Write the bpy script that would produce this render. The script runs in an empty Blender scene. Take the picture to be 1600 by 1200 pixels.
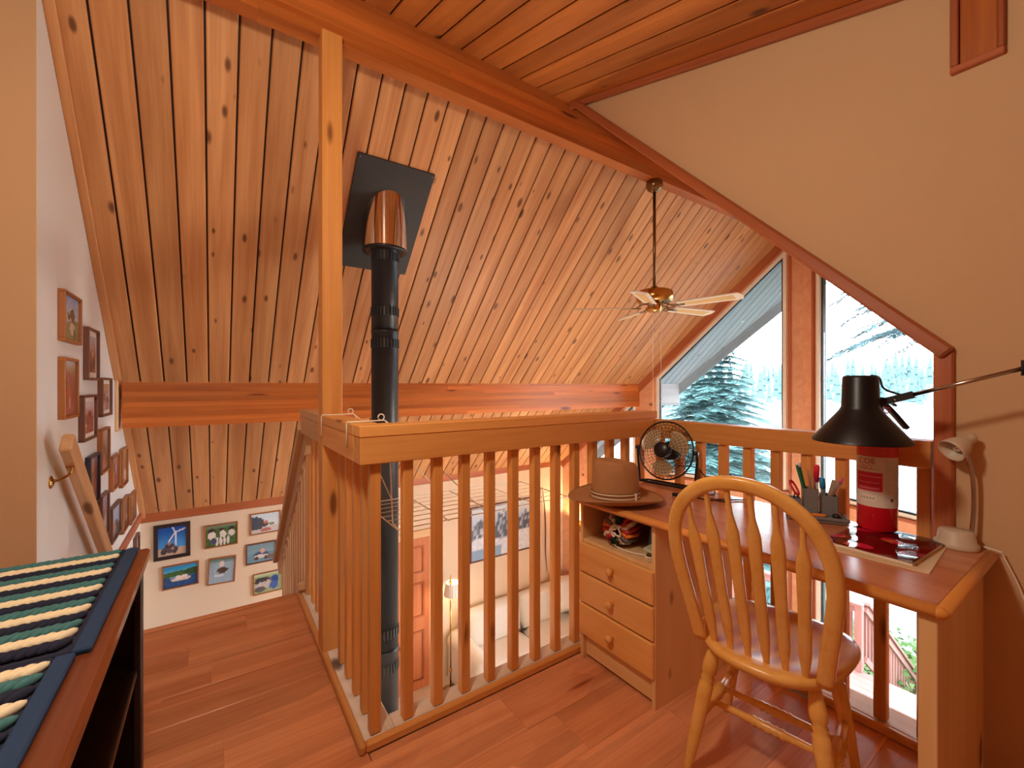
import bpy, bmesh, math, random
from mathutils import Vector, Matrix
random.seed(7)
SC = bpy.context.scene
COL = SC.collection
PI = math.pi

# ------------------------------------------------------------------ camera, sky, exposure
cam_d = bpy.data.cameras.new('camera'); cam = bpy.data.objects.new('camera', cam_d); COL.objects.link(cam)
cam_d.sensor_fit = 'HORIZONTAL'; cam_d.sensor_width = 36.0; cam_d.lens = 675.0/1600.0*36.0
cam_d.shift_y = 2.0/1600.0; cam_d.clip_start = 0.03; cam_d.clip_end = 2000
cam.location = (0, 0, 1.27); cam.rotation_euler = (PI/2, 0, -math.atan2(465, 675))
SC.camera = cam
W = bpy.data.worlds.new('sky'); SC.world = W; W.use_nodes = True
bg = W.node_tree.nodes['Background']; bg.inputs[0].default_value = (0.86, 0.94, 1.0, 1); bg.inputs[1].default_value = 13.5
vs = SC.view_settings
vs.view_transform = 'Standard'; vs.look = 'None'; vs.gamma = 1.0; vs.exposure = 0.22; vs.use_curve_mapping = False
SC.cycles.use_denoising = True
SC.cycles.max_bounces = 10; SC.cycles.diffuse_bounces = 6; SC.cycles.transparent_max_bounces = 16
SC.cycles.sample_clamp_indirect = 8.0
P_LOFT, P_TORCH, P_LAMP, P_DOWN_FILL, P_HALL, P_UP_FILL = 56.0, 42.0, 5.0, 50.0, 5.0, 100.0

# ------------------------------------------------------------------ colour and materials
def lin(c):
    return tuple(((x/255.0)/12.92 if x/255.0 <= 0.04045 else ((x/255.0+0.055)/1.055)**2.4) for x in c)
MATS = {}
def newmat(name):
    m = bpy.data.materials.new(name); m.use_nodes = True
    nt = m.node_tree; b = nt.nodes['Principled BSDF']; MATS[name] = m
    return m, nt, b
def N(nt, typ, **kw):
    n = nt.nodes.new(typ)
    for k, v in kw.items(): setattr(n, k, v)
    return n
def plain(name, rgb, rough=0.5, metal=0.0, noise=0.06, nscale=8.0, spec=0.5, bump=0.0, bscale=60.0, coat=0.0, emit=None, es=0.0):
    m, nt, b = newmat(name); c = lin(rgb)
    tc = N(nt, 'ShaderNodeTexCoord'); nz = N(nt, 'ShaderNodeTexNoise'); nz.inputs['Scale'].default_value = nscale
    nz.inputs['Detail'].default_value = 4
    nt.links.new(tc.outputs['Object'], nz.inputs['Vector'])
    rp = N(nt, 'ShaderNodeMix', data_type='RGBA')
    rp.inputs[6].default_value = (*[x*(1-noise) for x in c], 1); rp.inputs[7].default_value = (*[min(1, x*(1+noise)) for x in c], 1)
    nt.links.new(nz.outputs['Fac'], rp.inputs[0]); nt.links.new(rp.outputs[2], b.inputs['Base Color'])
    b.inputs['Roughness'].default_value = rough; b.inputs['Metallic'].default_value = metal
    b.inputs['Specular IOR Level'].default_value = spec; b.inputs['Coat Weight'].default_value = coat
    if bump:
        bn = N(nt, 'ShaderNodeTexNoise'); bn.inputs['Scale'].default_value = bscale; nt.links.new(tc.outputs['Object'], bn.inputs['Vector'])
        bp = N(nt, 'ShaderNodeBump'); bp.inputs['Strength'].default_value = bump; bp.inputs['Distance'].default_value = 0.01
        nt.links.new(bn.outputs['Fac'], bp.inputs['Height']); nt.links.new(bp.outputs[0], b.inputs['Normal'])
    if emit:
        b.inputs['Emission Color'].default_value = (*lin(emit), 1); b.inputs['Emission Strength'].default_value = es
    return m
def wood(name, light, dark, rough=0.45, knots=0.6, kscale=(3.2, 7.0, 7.0), kcol=(70, 34, 14), streak=9.0, var=0.16, coat=0.0, length=0.7, bands=0.0, kr=0.17):
    """timber: grain runs along the object's own X axis; every object gets its own offset and tone"""
    m, nt, b = newmat(name); L = nt.links.new
    tc = N(nt, 'ShaderNodeTexCoord'); oi = N(nt, 'ShaderNodeObjectInfo')
    mul = N(nt, 'ShaderNodeMath', operation='MULTIPLY'); mul.inputs[1].default_value = 83.0; L(oi.outputs['Random'], mul.inputs[0])
    cx = N(nt, 'ShaderNodeCombineXYZ'); L(mul.outputs[0], cx.inputs[0]); L(mul.outputs[0], cx.inputs[1]); L(mul.outputs[0], cx.inputs[2])
    ad = N(nt, 'ShaderNodeVectorMath', operation='ADD'); L(tc.outputs['Object'], ad.inputs[0]); L(cx.outputs[0], ad.inputs[1])
    def scaled(v):
        s = N(nt, 'ShaderNodeVectorMath', operation='MULTIPLY'); L(ad.outputs[0], s.inputs[0]); s.inputs[1].default_value = v; return s
    s1 = scaled((length, streak*1.3, streak*1.3)); n1 = N(nt, 'ShaderNodeTexNoise'); n1.inputs['Scale'].default_value = 1.0
    n1.inputs['Detail'].default_value = 5; n1.inputs['Distortion'].default_value = 0.6; L(s1.outputs[0], n1.inputs['Vector'])
    s2 = scaled((3.0, 95, 95)); n2 = N(nt, 'ShaderNodeTexNoise'); n2.inputs['Scale'].default_value = 1.0; n2.inputs['Detail'].default_value = 3
    L(s2.outputs[0], n2.inputs['Vector'])
    mx = N(nt, 'ShaderNodeMath', operation='MULTIPLY_ADD'); mx.inputs[1].default_value = 0.35; L(n2.outputs['Fac'], mx.inputs[0]); L(n1.outputs['Fac'], mx.inputs[2])
    rp = N(nt, 'ShaderNodeValToRGB'); rp.color_ramp.elements[0].position = 0.36; rp.color_ramp.elements[1].position = 0.92
    rp.color_ramp.elements[0].color = (*lin(dark), 1); rp.color_ramp.elements[1].color = (*lin(light), 1); L(mx.outputs[0], rp.inputs[0])
    hv = N(nt, 'ShaderNodeMapRange'); hv.inputs[3].default_value = 1.0-var; hv.inputs[4].default_value = 1.0+var; L(oi.outputs['Random'], hv.inputs[0])
    vm = N(nt, 'ShaderNodeVectorMath', operation='SCALE'); L(rp.outputs[0], vm.inputs[0]); L(hv.outputs[0], vm.inputs['Scale'])
    out = vm.outputs[0]
    if bands:
        s4 = scaled((0.9, bands, bands)); vo2 = N(nt, 'ShaderNodeTexVoronoi'); vo2.inputs['Scale'].default_value = 1.0
        vo2.inputs['Randomness'].default_value = 0.25; L(s4.outputs[0], vo2.inputs['Vector'])
        sp2 = N(nt, 'ShaderNodeSeparateColor'); L(vo2.outputs['Color'], sp2.inputs[0])
        mr = N(nt, 'ShaderNodeMapRange'); mr.inputs[3].default_value = 0.84; mr.inputs[4].default_value = 1.14; L(sp2.outputs[0], mr.inputs[0])
        vm2 = N(nt, 'ShaderNodeVectorMath', operation='SCALE'); L(out, vm2.inputs[0]); L(mr.outputs[0], vm2.inputs['Scale']); out = vm2.outputs[0]
    if knots > 0:
        s3 = scaled(kscale); vo = N(nt, 'ShaderNodeTexVoronoi'); vo.inputs['Scale'].default_value = 1.0; L(s3.outputs[0], vo.inputs['Vector'])
        sep = N(nt, 'ShaderNodeSeparateColor'); L(vo.outputs['Color'], sep.inputs[0])
        gate = N(nt, 'ShaderNodeMath', operation='LESS_THAN'); gate.inputs[1].default_value = knots; L(sep.outputs[0], gate.inputs[0])
        sz = N(nt, 'ShaderNodeMath', operation='MULTIPLY_ADD'); sz.inputs[1].default_value = kr*0.8; sz.inputs[2].default_value = kr*0.55; L(sep.outputs[1], sz.inputs[0])
        dv = N(nt, 'ShaderNodeMath', operation='DIVIDE'); L(vo.outputs['Distance'], dv.inputs[0]); L(sz.outputs[0], dv.inputs[1])
        sm = N(nt, 'ShaderNodeMapRange', interpolation_type='SMOOTHSTEP'); sm.inputs[1].default_value = 0.55; sm.inputs[2].default_value = 1.25
        sm.inputs[3].default_value = 1.0; sm.inputs[4].default_value = 0.0; L(dv.outputs[0], sm.inputs[0])
        mk = N(nt, 'ShaderNodeMath', operation='MULTIPLY'); L(sm.outputs[0], mk.inputs[0]); L(gate.outputs[0], mk.inputs[1])
        mk2 = N(nt, 'ShaderNodeMath', operation='MULTIPLY'); L(mk.outputs[0], mk2.inputs[0]); mk2.inputs[1].default_value = 0.85
        km = N(nt, 'ShaderNodeMix', data_type='RGBA'); L(mk2.outputs[0], km.inputs[0]); L(out, km.inputs[6]); km.inputs[7].default_value = (*lin(kcol), 1)
        out = km.outputs[2]
    L(out, b.inputs['Base Color']); b.inputs['Roughness'].default_value = rough; b.inputs['Coat Weight'].default_value = coat
    b.inputs['Coat Roughness'].default_value = 0.2; b.inputs['Specular IOR Level'].default_value = 0.4
    return m
def printed(name, rough=0.3, coat=0.0):
    """flat print: colours come from the mesh's own colour attribute"""
    m, nt, b = newmat(name); a = N(nt, 'ShaderNodeAttribute', attribute_name='print')
    nt.links.new(a.outputs['Color'], b.inputs['Base Color']); b.inputs['Roughness'].default_value = rough; b.inputs['Coat Weight'].default_value = coat
    b.inputs['Coat Roughness'].default_value = 0.04
    return m
def glass(name, tint=(1, 1, 1), ior=1.3):
    m, nt, b = newmat(name); nt.nodes.remove(b)
    t = N(nt, 'ShaderNodeBsdfTransparent'); t.inputs[0].default_value = (*tint, 1)
    g = N(nt, 'ShaderNodeBsdfGlossy'); g.inputs['Roughness'].default_value = 0.02
    mx = N(nt, 'ShaderNodeMixShader'); lw = N(nt, 'ShaderNodeFresnel'); lw.inputs[0].default_value = ior
    o = nt.nodes['Material Output']
    nt.links.new(lw.outputs[0], mx.inputs[0]); nt.links.new(t.outputs[0], mx.inputs[1]); nt.links.new(g.outputs[0], mx.inputs[2]); nt.links.new(mx.outputs[0], o.inputs[0])
    return m
def lampmat(name, rgb, strength):
    m, nt, b = newmat(name); b.inputs['Base Color'].default_value = (*lin(rgb), 1)
    b.inputs['Emission Color'].default_value = (*lin(rgb), 1); b.inputs['Emission Strength'].default_value = strength
    return m

wood('pine_ceiling', (218, 164, 112), (170, 108, 60), rough=0.45, knots=0.78, kscale=(4.2, 10, 10), kcol=(84, 40, 20), var=0.13, kr=0.15)
wood('pine_dormer', (196, 122, 60), (146, 78, 30), rough=0.35, knots=0.5, kcol=(70, 30, 12), var=0.14)
wood('glulam', (210, 126, 58), (166, 82, 30), rough=0.38, knots=0.35, kscale=(2.2, 9, 9), kcol=(90, 34, 12), var=0.26)
wood('fir_rail', (230, 168, 96), (200, 130, 60), rough=0.42, knots=0.35, kscale=(3.0, 11, 11), kcol=(96, 44, 14), var=0.14)
wood('fir_grey', (222, 182, 136), (184, 140, 96), rough=0.55, knots=0.4, kscale=(3.0, 9, 9), kcol=(96, 56, 30), var=0.1)
wood('sill_raw', (232, 222, 206), (190, 176, 160), rough=0.55, knots=0.5, kscale=(4, 9, 9), kcol=(70, 52, 44), var=0.06)
wood('red_trim', (186, 108, 66), (148, 76, 42), rough=0.4, knots=0.15, var=0.1)
wood('cedar_panel', (228, 172, 136), (210, 148, 112), rough=0.45, knots=0.12, var=0.05)
wood('pale_trim', (232, 196, 150), (210, 168, 118), rough=0.5, knots=0.1, var=0.05)
wood('laminate', (224, 158, 112), (184, 114, 74), rough=0.24, knots=0.1, kscale=(2.0, 14, 14), kcol=(120, 50, 26), var=0.09, bands=15.0, length=1.6, coat=0.15)
wood('desk_top', (216, 148, 102), (182, 108, 68), rough=0.22, knots=0.1, var=0.03, coat=0.25)
wood('desk_edge', (234, 164, 88), (214, 136, 62), rough=0.3, knots=0.0, var=0.03)
wood('pine_light', (238, 202, 150), (220, 172, 112), rough=0.45, knots=0.4, kscale=(3.4, 8, 8), kcol=(120, 62, 24), var=0.05)
wood('pine_drawer', (238, 184, 112), (218, 150, 76), rough=0.35, knots=0.5, kscale=(4.0, 9, 9), kcol=(96, 36, 14), var=0.06, coat=0.1)
wood('chair_maple', (242, 190, 108), (228, 164, 76), rough=0.27, knots=0.0, var=0.03, coat=0.25)
wood('cherry_dark', (132, 72, 38), (88, 38, 16), rough=0.25, knots=0.05, var=0.05, coat=0.2)
wood('espresso', (52, 32, 26), (32, 18, 14), rough=0.4, knots=0.0, var=0.04)
wood('door_fir', (216, 140, 94), (184, 102, 62), rough=0.4, knots=0.05, var=0.1)
wood('deck_wood', (150, 104, 96), (112, 74, 70), rough=0.6, knots=0.1, var=0.1)
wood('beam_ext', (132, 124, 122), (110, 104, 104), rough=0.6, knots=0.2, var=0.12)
wood('soffit_daylit', (128, 136, 142), (104, 112, 120), rough=0.6, knots=0.2, var=0.06)  # the pine boards outdoors, with bluish daylight put into their colour
for nm, a, bb in (('frame_oak', (176, 112, 58), (142, 84, 38)), ('frame_walnut', (122, 78, 56), (92, 56, 40)), ('frame_dark', (62, 44, 42), (44, 30, 30)), ('frame_black', (54, 48, 62), (38, 34, 46))):
    wood(nm, a, bb, rough=0.4, knots=0.0, var=0.12)
plain('paint_tan', (204, 170, 130), rough=0.8, noise=0.02, nscale=3, bump=0.05, bscale=180)
plain('paint_daylit', (226, 226, 222), rough=0.8, noise=0.02, nscale=3, bump=0.05, bscale=180)  # stairwell wall paint, the whiteness of daylight put into its colour
plain('paint_cream', (226, 204, 178), rough=0.8, noise=0.02, nscale=3)
plain('frame_white', (236, 232, 224), rough=0.4)
plain('gasket', (40, 46, 52), rough=0.5)
plain('black_metal', (24, 26, 30), rough=0.38, metal=0.3)
plain('stovepipe', (40, 44, 50), rough=0.36, metal=0.45, noise=0.1)
plain('plate_black', (34, 36, 40), rough=0.5)
plain('chrome', (225, 225, 225), rough=0.06, metal=1.0, noise=0.01)
plain('brass', (196, 150, 84), rough=0.2, metal=1.0, noise=0.03)
plain('brass_dark', (132, 104, 70), rough=0.25, metal=1.0)
plain('steel', (190, 190, 192), rough=0.18, metal=1.0)
plain('white_plastic', (232, 226, 214), rough=0.4)
plain('beige_plastic', (206, 190, 168), rough=0.45)
plain('wire_white', (236, 228, 210), rough=0.4)
plain('black_plastic', (26, 26, 30), rough=0.35)
plain('amber_blade', (196, 176, 140), rough=0.25)
plain('grey_plastic', (120, 122, 124), rough=0.5)
plain('hat_felt', (172, 124, 80), rough=0.9, noise=0.1, nscale=30, bump=0.15, bscale=300)
plain('band_dark', (58, 34, 24), rough=0.7); plain('band_tan', (226, 204, 168), rough=0.7); plain('band_brown', (146, 84, 44), rough=0.7)
plain('ext_red', (206, 22, 40), rough=0.25, coat=0.4)
plain('leather_white', (226, 220, 210), rough=0.45, noise=0.04, bump=0.1, bscale=40)
plain('braid_navy', (34, 40, 62), rough=0.95, noise=0.25, nscale=120); plain('braid_green', (70, 124, 126), rough=0.95, noise=0.3, nscale=120)
plain('braid_cream', (244, 232, 198), rough=0.95, noise=0.12, nscale=120); plain('braid_edge', (36, 62, 96), rough=0.95, noise=0.2, nscale=160)
plain('blade_white', (224, 218, 206), rough=0.4); plain('cane', (206, 176, 122), rough=0.7, noise=0.25, nscale=240)
plain('needles', (74, 114, 114), rough=0.9, noise=0.3, nscale=1.5); plain('needles_dark', (46, 82, 90), rough=0.9, noise=0.3, nscale=1.5); plain('bark', (96, 80, 72), rough=0.95, noise=0.2)
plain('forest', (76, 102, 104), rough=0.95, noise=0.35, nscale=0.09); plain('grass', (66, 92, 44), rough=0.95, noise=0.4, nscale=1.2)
plain('shingle', (90, 84, 80), rough=0.9)
plain('lower_floor', (214, 196, 176), rough=0.6)
glass('pane', (0.97, 0.99, 1.0))
glass('clear_sheet', (0.98, 0.98, 1.0), 1.55)
printed('photo_print', 0.3, 0.3); printed('matte_print', 0.6); printed('gloss_print', 0.12, 0.8)
for nm, c in dict(pen_green=(24, 120, 84), pen_red=(220, 40, 70), pen_blue=(40, 150, 210), pencil=(190, 140, 100), pen_white=(228, 228, 232), pen_pink=(214, 84, 132), handle_red=(206, 40, 50), handle_orange=(240, 140, 40), yarn_red=(190, 46, 46), yarn_orange=(240, 130, 40), yarn_grey=(120, 124, 128), yarn_white=(226, 214, 196), yarn_green=(70, 110, 70), book_blue=(70, 140, 190), box_green=(24, 60, 58), pad_green=(190, 206, 178), iron=(30, 30, 32)).items():
    plain(nm, c, rough=0.45)
def water():
    m, nt, b = newmat('lake_water'); b.inputs['Base Color'].default_value = (*lin((44, 74, 84)), 1); b.inputs['Roughness'].default_value = 0.12
    tc = N(nt, 'ShaderNodeTexCoord'); mp = N(nt, 'ShaderNodeMapping'); mp.inputs['Scale'].default_value = (2.2, 0.5, 1); mp.inputs['Rotation'].default_value = (0, 0, 0.3)
    nz = N(nt, 'ShaderNodeTexNoise'); nz.inputs['Scale'].default_value = 1.6; nz.inputs['Detail'].default_value = 3
    bp = N(nt, 'ShaderNodeBump'); bp.inputs['Strength'].default_value = 0.5; bp.inputs['Distance'].default_value = 0.2
    nt.links.new(tc.outputs['Object'], mp.inputs[0]); nt.links.new(mp.outputs[0], nz.inputs['Vector']); nt.links.new(nz.outputs['Fac'], bp.inputs['Height']); nt.links.new(bp.outputs[0], b.inputs['Normal'])
water()
lampmat('bulb_warm', (255, 196, 130), 1.0)

# ------------------------------------------------------------------ object helpers
def tag(o, label=None, cat=None, group=None, kind=None):
    if label: o['label'] = label
    if cat: o['category'] = cat
    if group: o['group'] = group
    if kind: o['kind'] = kind
    return o
def thing(name, label, cat, loc=(0, 0, 0), rotz=0.0, group=None, kind=None):
    o = bpy.data.objects.new(name, None); COL.objects.link(o); o.empty_display_size = 0.05
    o.location = loc; o.rotation_euler = (0, 0, rotz)
    return tag(o, label, cat, group, kind)
def link(name, me, parent=None, mtx=None):
    o = bpy.data.objects.new(name, me); COL.objects.link(o)
    if parent is not None: o.parent = parent
    if mtx is not None: o.matrix_basis = mtx
    return o
BOXC = {}
def boxmesh(dx, dy, dz, mat, bev):
    k = (round(dx, 4), round(dy, 4), round(dz, 4), mat, bev)
    if k in BOXC: return BOXC[k]
    bm = bmesh.new(); bmesh.ops.create_cube(bm, size=1.0)
    for v in bm.verts: v.co = Vector((v.co.x*dx, v.co.y*dy, v.co.z*dz))
    if bev: bmesh.ops.bevel(bm, geom=bm.edges[:], offset=min(bev, 0.3*min(dx, dy, dz)), segments=1, affect='EDGES')
    me = bpy.data.meshes.new('block'); bm.to_mesh(me); bm.free(); me.materials.append(MATS[mat]); BOXC[k] = me
    return me
def box(name, lo, hi, mat, parent=None, grain=None, bev=0.003):
    d = [hi[i]-lo[i] for i in range(3)]; c = [(hi[i]+lo[i])/2 for i in range(3)]
    if grain is None: grain = 'xyz'[d.index(max(d))]
    if grain == 'x': me = boxmesh(d[0], d[1], d[2], mat, bev); m = Matrix.Identity(4)
    elif grain == 'y': me = boxmesh(d[1], d[0], d[2], mat, bev); m = Matrix.Rotation(PI/2, 4, 'Z')
    else: me = boxmesh(d[2], d[1], d[0], mat, bev); m = Matrix.Rotation(-PI/2, 4, 'Y')
    return link(name, me, parent, Matrix.Translation(c) @ m)
def frame_of(x, z_hint=(0, 0, 1)):
    x = Vector(x).normalized(); z = Vector(z_hint); z = z - x*z.dot(x)
    if z.length < 1e-5: z = Vector((1, 0, 0)) - x*x.x
    z.normalize(); y = z.cross(x)
    return Matrix((x, y, z)).transposed().to_4x4()
def bar(name, p0, p1, w, t, mat, parent=None, up=(0, 0, 1), bev=0.003):
    """timber from p0 to p1: w wide across, t thick along 'up'"""
    p0 = Vector(p0); p1 = Vector(p1); L = (p1-p0).length
    return link(name, boxmesh(L, w, t, mat, bev), parent, Matrix.Translation((p0+p1)/2) @ frame_of(p1-p0, up))
class MB:
    def __init__(s): s.v = []; s.f = []; s.m = []; s.s = []
    def add(s, vs_, fs, mi=0, smooth=False):
        o = len(s.v); s.v += [tuple(p) for p in vs_]
        for f in fs: s.f.append(tuple(o+i for i in f)); s.m.append(mi); s.s.append(smooth)
        return s
    def box(s, lo, hi, mi=0, mtx=None):
        v = [Vector((x, y, z)) for x in (lo[0], hi[0]) for y in (lo[1], hi[1]) for z in (lo[2], hi[2])]
        if mtx is not None: v = [mtx @ p for p in v]
        return s.add(v, [(0, 1, 3, 2), (4, 6, 7, 5), (0, 4, 5, 1), (2, 3, 7, 6), (0, 2, 6, 4), (1, 5, 7, 3)], mi)
    def prism(s, pts, ext, mi=0):
        n = len(pts); ext = Vector(ext); a = [Vector(p) for p in pts]
        return s.add(a+[p+ext for p in a], [tuple(range(n-1, -1, -1)), tuple(range(n, 2*n))]+[(i, (i+1) % n, n+(i+1) % n, n+i) for i in range(n)], mi)
    def ring(s, outer, inner, ext, mi=0):
        n = len(outer); ext = Vector(ext); a = [Vector(p) for p in outer]; b = [Vector(p) for p in inner]
        vv = a+b+[p+ext for p in a]+[p+ext for p in b]; f = []
        for i in range(n):
            j = (i+1) % n
            f += [(i, j, n+j, n+i), (2*n+j, 2*n+i, 3*n+i, 3*n+j), (j, i, 2*n+i, 2*n+j), (n+i, n+j, 3*n+j, 3*n+i)]
        return s.add(vv, f, mi)
    def lathe(s, prof, seg=20, mtx=None, mi=0, smooth=True, arc=2*PI):
        vv = []; ff = []; n = len(prof); closed = arc > 6.28; ns = seg if closed else seg+1
        for k in range(ns):
            a = arc*k/seg
            for r, z in prof: vv.append(Vector((r*math.cos(a), r*math.sin(a), z)))
        for k in range(seg):
            k2 = (k+1) % ns
            for i in range(n-1): ff.append((k*n+i, k2*n+i, k2*n+i+1, k*n+i+1))
        if mtx is not None: vv = [mtx @ p for p in vv]
        return s.add(vv, ff, mi, smooth)
    def turned(s, p0, p1, prof, seg=12, mi=0):
        """prof: (t along, radius)"""
        p0 = Vector(p0); p1 = Vector(p1); L = (p1-p0).length; m = frame_of((p1-p0))
        rot = Matrix(((0, 0, 1, 0), (0, 1, 0, 0), (-1, 0, 0, 0), (0, 0, 0, 1)))
        pr = [(0.0, prof[0][0]*L)]+[(r, t*L) for t, r in prof]+[(0.0, prof[-1][0]*L)]
        return s.lathe(pr, seg, Matrix.Translation(p0) @ m @ rot, mi)
    def sweep(s, path, sect, hint=(0, 0, 1), mi=0, smooth=True, scale=None, closed=False):
        path = [Vector(p) for p in path]; n = len(path); k = len(sect); vv = []; hint = Vector(hint)
        prev = None
        for i, p in enumerate(path):
            if closed: t = path[(i+1) % n]-path[i-1]
            else: t = path[min(i+1, n-1)]-path[max(i-1, 0)]
            t.normalize(); h = hint if prev is None or abs(t.dot(hint)) < 0.95 else prev
            v = h-t*h.dot(t)
            if v.length < 1e-4: v = (prev if prev is not None else Vector((1, 0, 0)))-t*(prev if prev is not None else Vector((1, 0, 0))).dot(t)
            v.normalize(); prev = v; u = t.cross(v); sc = scale[i] if scale else 1.0
            for a, b in sect: vv.append(p+u*a*sc+v*b*sc)
        ff = [(i*k+j, i*k+(j+1) % k, ((i+1) % n)*k+(j+1) % k, ((i+1) % n)*k+j) for i in range(n if closed else n-1) for j in range(k)]
        if not closed: ff += [tuple(range(k-1, -1, -1)), tuple((n-1)*k+j for j in range(k))]
        return s.add(vv, ff, mi, smooth)
    def tube(s, path, r, seg=8, mi=0, scale=None, closed=False):
        return s.sweep(path, [(r*math.cos(2*PI*j/seg), r*math.sin(2*PI*j/seg)) for j in range(seg)], (0.13, 0.21, 0.97), mi, True, scale, closed)
    def ball(s, c, rad, seg=10, ring=6, mi=0, mtx=None):
        m = Matrix.Translation(c) @ (mtx if mtx is not None else Matrix.Identity(4)) @ Matrix.Diagonal((rad[0], rad[1], rad[2], 1))
        return s.lathe([(math.sin(PI*i/ring), -math.cos(PI*i/ring)) for i in range(ring+1)], seg, m, mi)
    def mesh(s, mats):
        me = bpy.data.meshes.new('shape'); me.from_pydata(s.v, [], s.f)
        for m in (mats if isinstance(mats, (list, tuple)) else [mats]): me.materials.append(MATS[m])
        me.polygons.foreach_set('material_index', s.m); me.polygons.foreach_set('use_smooth', s.s)
        bm = bmesh.new(); bm.from_mesh(me); bmesh.ops.recalc_face_normals(bm, faces=bm.faces[:]); bm.to_mesh(me); bm.free(); me.update()
        return me
    def build(s, name, mats, parent=None, mtx=None): return link(name, s.mesh(mats), parent, mtx)
def bez(pts, n=8):
    """smooth Catmull-Rom path through points"""
    P = [Vector(p) for p in pts]; P = [P[0]*2-P[1]]+P+[P[-1]*2-P[-2]]; out = []
    for i in range(1, len(P)-2):
        for k in range(n):
            t = k/n; a, b, c, d = P[i-1], P[i], P[i+1], P[i+2]
            out.append(0.5*((2*b)+(c-a)*t+(2*a-5*b+4*c-d)*t*t+(3*b-a-3*c+d)*t**3))
    return out+[P[-2]]
def inset(poly, d):
    n = len(poly); out = []
    A = sum(poly[i][0]*poly[(i+1) % n][1]-poly[(i+1) % n][0]*poly[i][1] for i in range(n)); sg = 1 if A > 0 else -1
    for i in range(n):
        p0, p1, p2 = Vector(poly[i-1]), Vector(poly[i]), Vector(poly[(i+1) % n])
        d1 = (p1-p0).normalized(); d2 = (p2-p1).normalized(); n1 = Vector((-d1.y, d1.x))*sg; n2 = Vector((-d2.y, d2.x))*sg
        a = p1+n1*d; b = p1+n2*d; cr = d1.x*d2.y-d1.y*d2.x
        t = ((b-a).x*d2.y-(b-a).y*d2.x)/cr; q = a+d1*t; out.append((q.x, q.y))
    return out
def picture(name, w, h, fn, mat, parent, mtx, nx=36, ny=28):
    """flat print, w x h in local XZ, facing -Y; fn(u, v) gives sRGB"""
    vv = []; cc = []
    for j in range(ny+1):
        for i in range(nx+1):
            u, v = i/nx, j/ny; vv.append(((u-0.5)*w, 0, (v-0.5)*h)); cc += [*lin([max(0, min(255, q)) for q in fn(u, v)]), 1.0]
    me = bpy.data.meshes.new('print'); k = nx+1
    me.from_pydata(vv, [], [(j*k+i, j*k+i+1, (j+1)*k+i+1, (j+1)*k+i) for j in range(ny) for i in range(nx)])
    at = me.color_attributes.new('print', 'FLOAT_COLOR', 'POINT'); at.data.foreach_set('color', cc); me.materials.append(MATS[mat])
    return link(name, me, parent, mtx)
def lettering(txt, size):
    cu = bpy.data.curves.new('t', 'FONT'); cu.body = txt; cu.size = size; cu.extrude = 0.0; cu.align_x = 'LEFT'
    o = bpy.data.objects.new('t', cu); COL.objects.link(o); bpy.context.view_layer.update()
    me = bpy.data.meshes.new_from_object(o.evaluated_get(bpy.context.evaluated_depsgraph_get()))
    bpy.data.objects.remove(o); bpy.data.curves.remove(cu)
    return me
ID = Matrix.Identity(4)
def T(*p): return Matrix.Translation(p)

# ================================================================== STRUCTURE
RY, RZ = 2.235, 3.24            # ridge line of the main roof (45 degree slopes)
XW = 2.0                        # cheek wall / lake-side edge of the loft
LZ = -2.76                      # lower storey floor
EY = 5.45                       # eave wall
def ceilz(y): return RZ-abs(y-RY)

# loft floor: slab with staggered laminate planks
fl = MB()
fl.box((-2.6, -1.6, -0.26), (2.10, 1.60, -0.012)); fl.box((-0.6, 1.60, -0.26), (0.535, 2.90, -0.012)); fl.box((-2.6, 1.60, -0.26), (-0.6, 2.5, -0.012))
floor = tag(fl.build('floor', 'paint_cream'), 'reddish brown laminate plank floor of the loft', None, kind='structure')
PW, PL_ = 0.192, 1.28; row = 0; y = -1.6
while y < 2.9-0.01:
    y1 = min(y+PW, 2.905); xmax = 2.0 if y1 < 1.56 else 0.44; xmin = -2.6 if y < 2.45 else -0.585
    if y < 1.505 < y1: xmax = 0.44 if y1-1.505 > 1.505-y else 2.0
    x = -2.6-random.random()*PL_
    while x < xmax:
        a, b = max(x, xmin), min(x+PL_, xmax)
        if b-a > 0.03: box('plank', (a+0.0003, y+0.0003, -0.012), (b-0.0003, y1-0.0003, 0.0), 'laminate', floor, 'x', bev=0.0005)
        x += PL_
    y += PW; row += 1
box('nosing', (-0.585, 2.885, -0.04), (0.44, 2.925, 0.004), 'laminate', floor, 'x', bev=0.006)
box('filler_strip', (0.44, 1.4723, -0.012), (2.0, 1.506, 0.0), 'laminate', floor, 'x', bev=0.001)

# main ceiling (slope over the open room) with tongue and groove boards
BWD = 0.137
def ymax(x): return min(5.75, 4.16-(x-6.12)/0.577)
rf = MB(); up = Vector((0, 0.7071, 0.7071))
pts = [(-2.6, RY-0.02, RZ+0.02)]
rf.prism([(-0.72, RY, RZ), (7.2, RY, RZ), (6.12, 4.16, RZ-(4.16-RY)), (5.2, 5.75, RZ-(5.75-RY)), (-0.72, 5.75, RZ-(5.75-RY))], up*0.16)
rf.prism([(-2.7, RY, RZ), (-0.72, RY, RZ), (-0.72, 2.62, RZ-(2.62-RY)), (-2.7, 2.62, RZ-(2.62-RY))], up*0.16)
ceil1 = tag(rf.build('ceiling', 'espresso'), 'sloping knotty pine tongue and groove ceiling over the open room', None, kind='structure')
e1 = Vector((0, 0.70711, -0.70711)); nin = Vector((0, -0.70711, -0.70711))
M1 = Matrix((e1, Vector((1, 0, 0)), nin)).transposed().to_4x4()
def yg(x): return RY+(BX-x)/0.2805-0.10 if x < BX else RY
BX = 5.68
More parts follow.
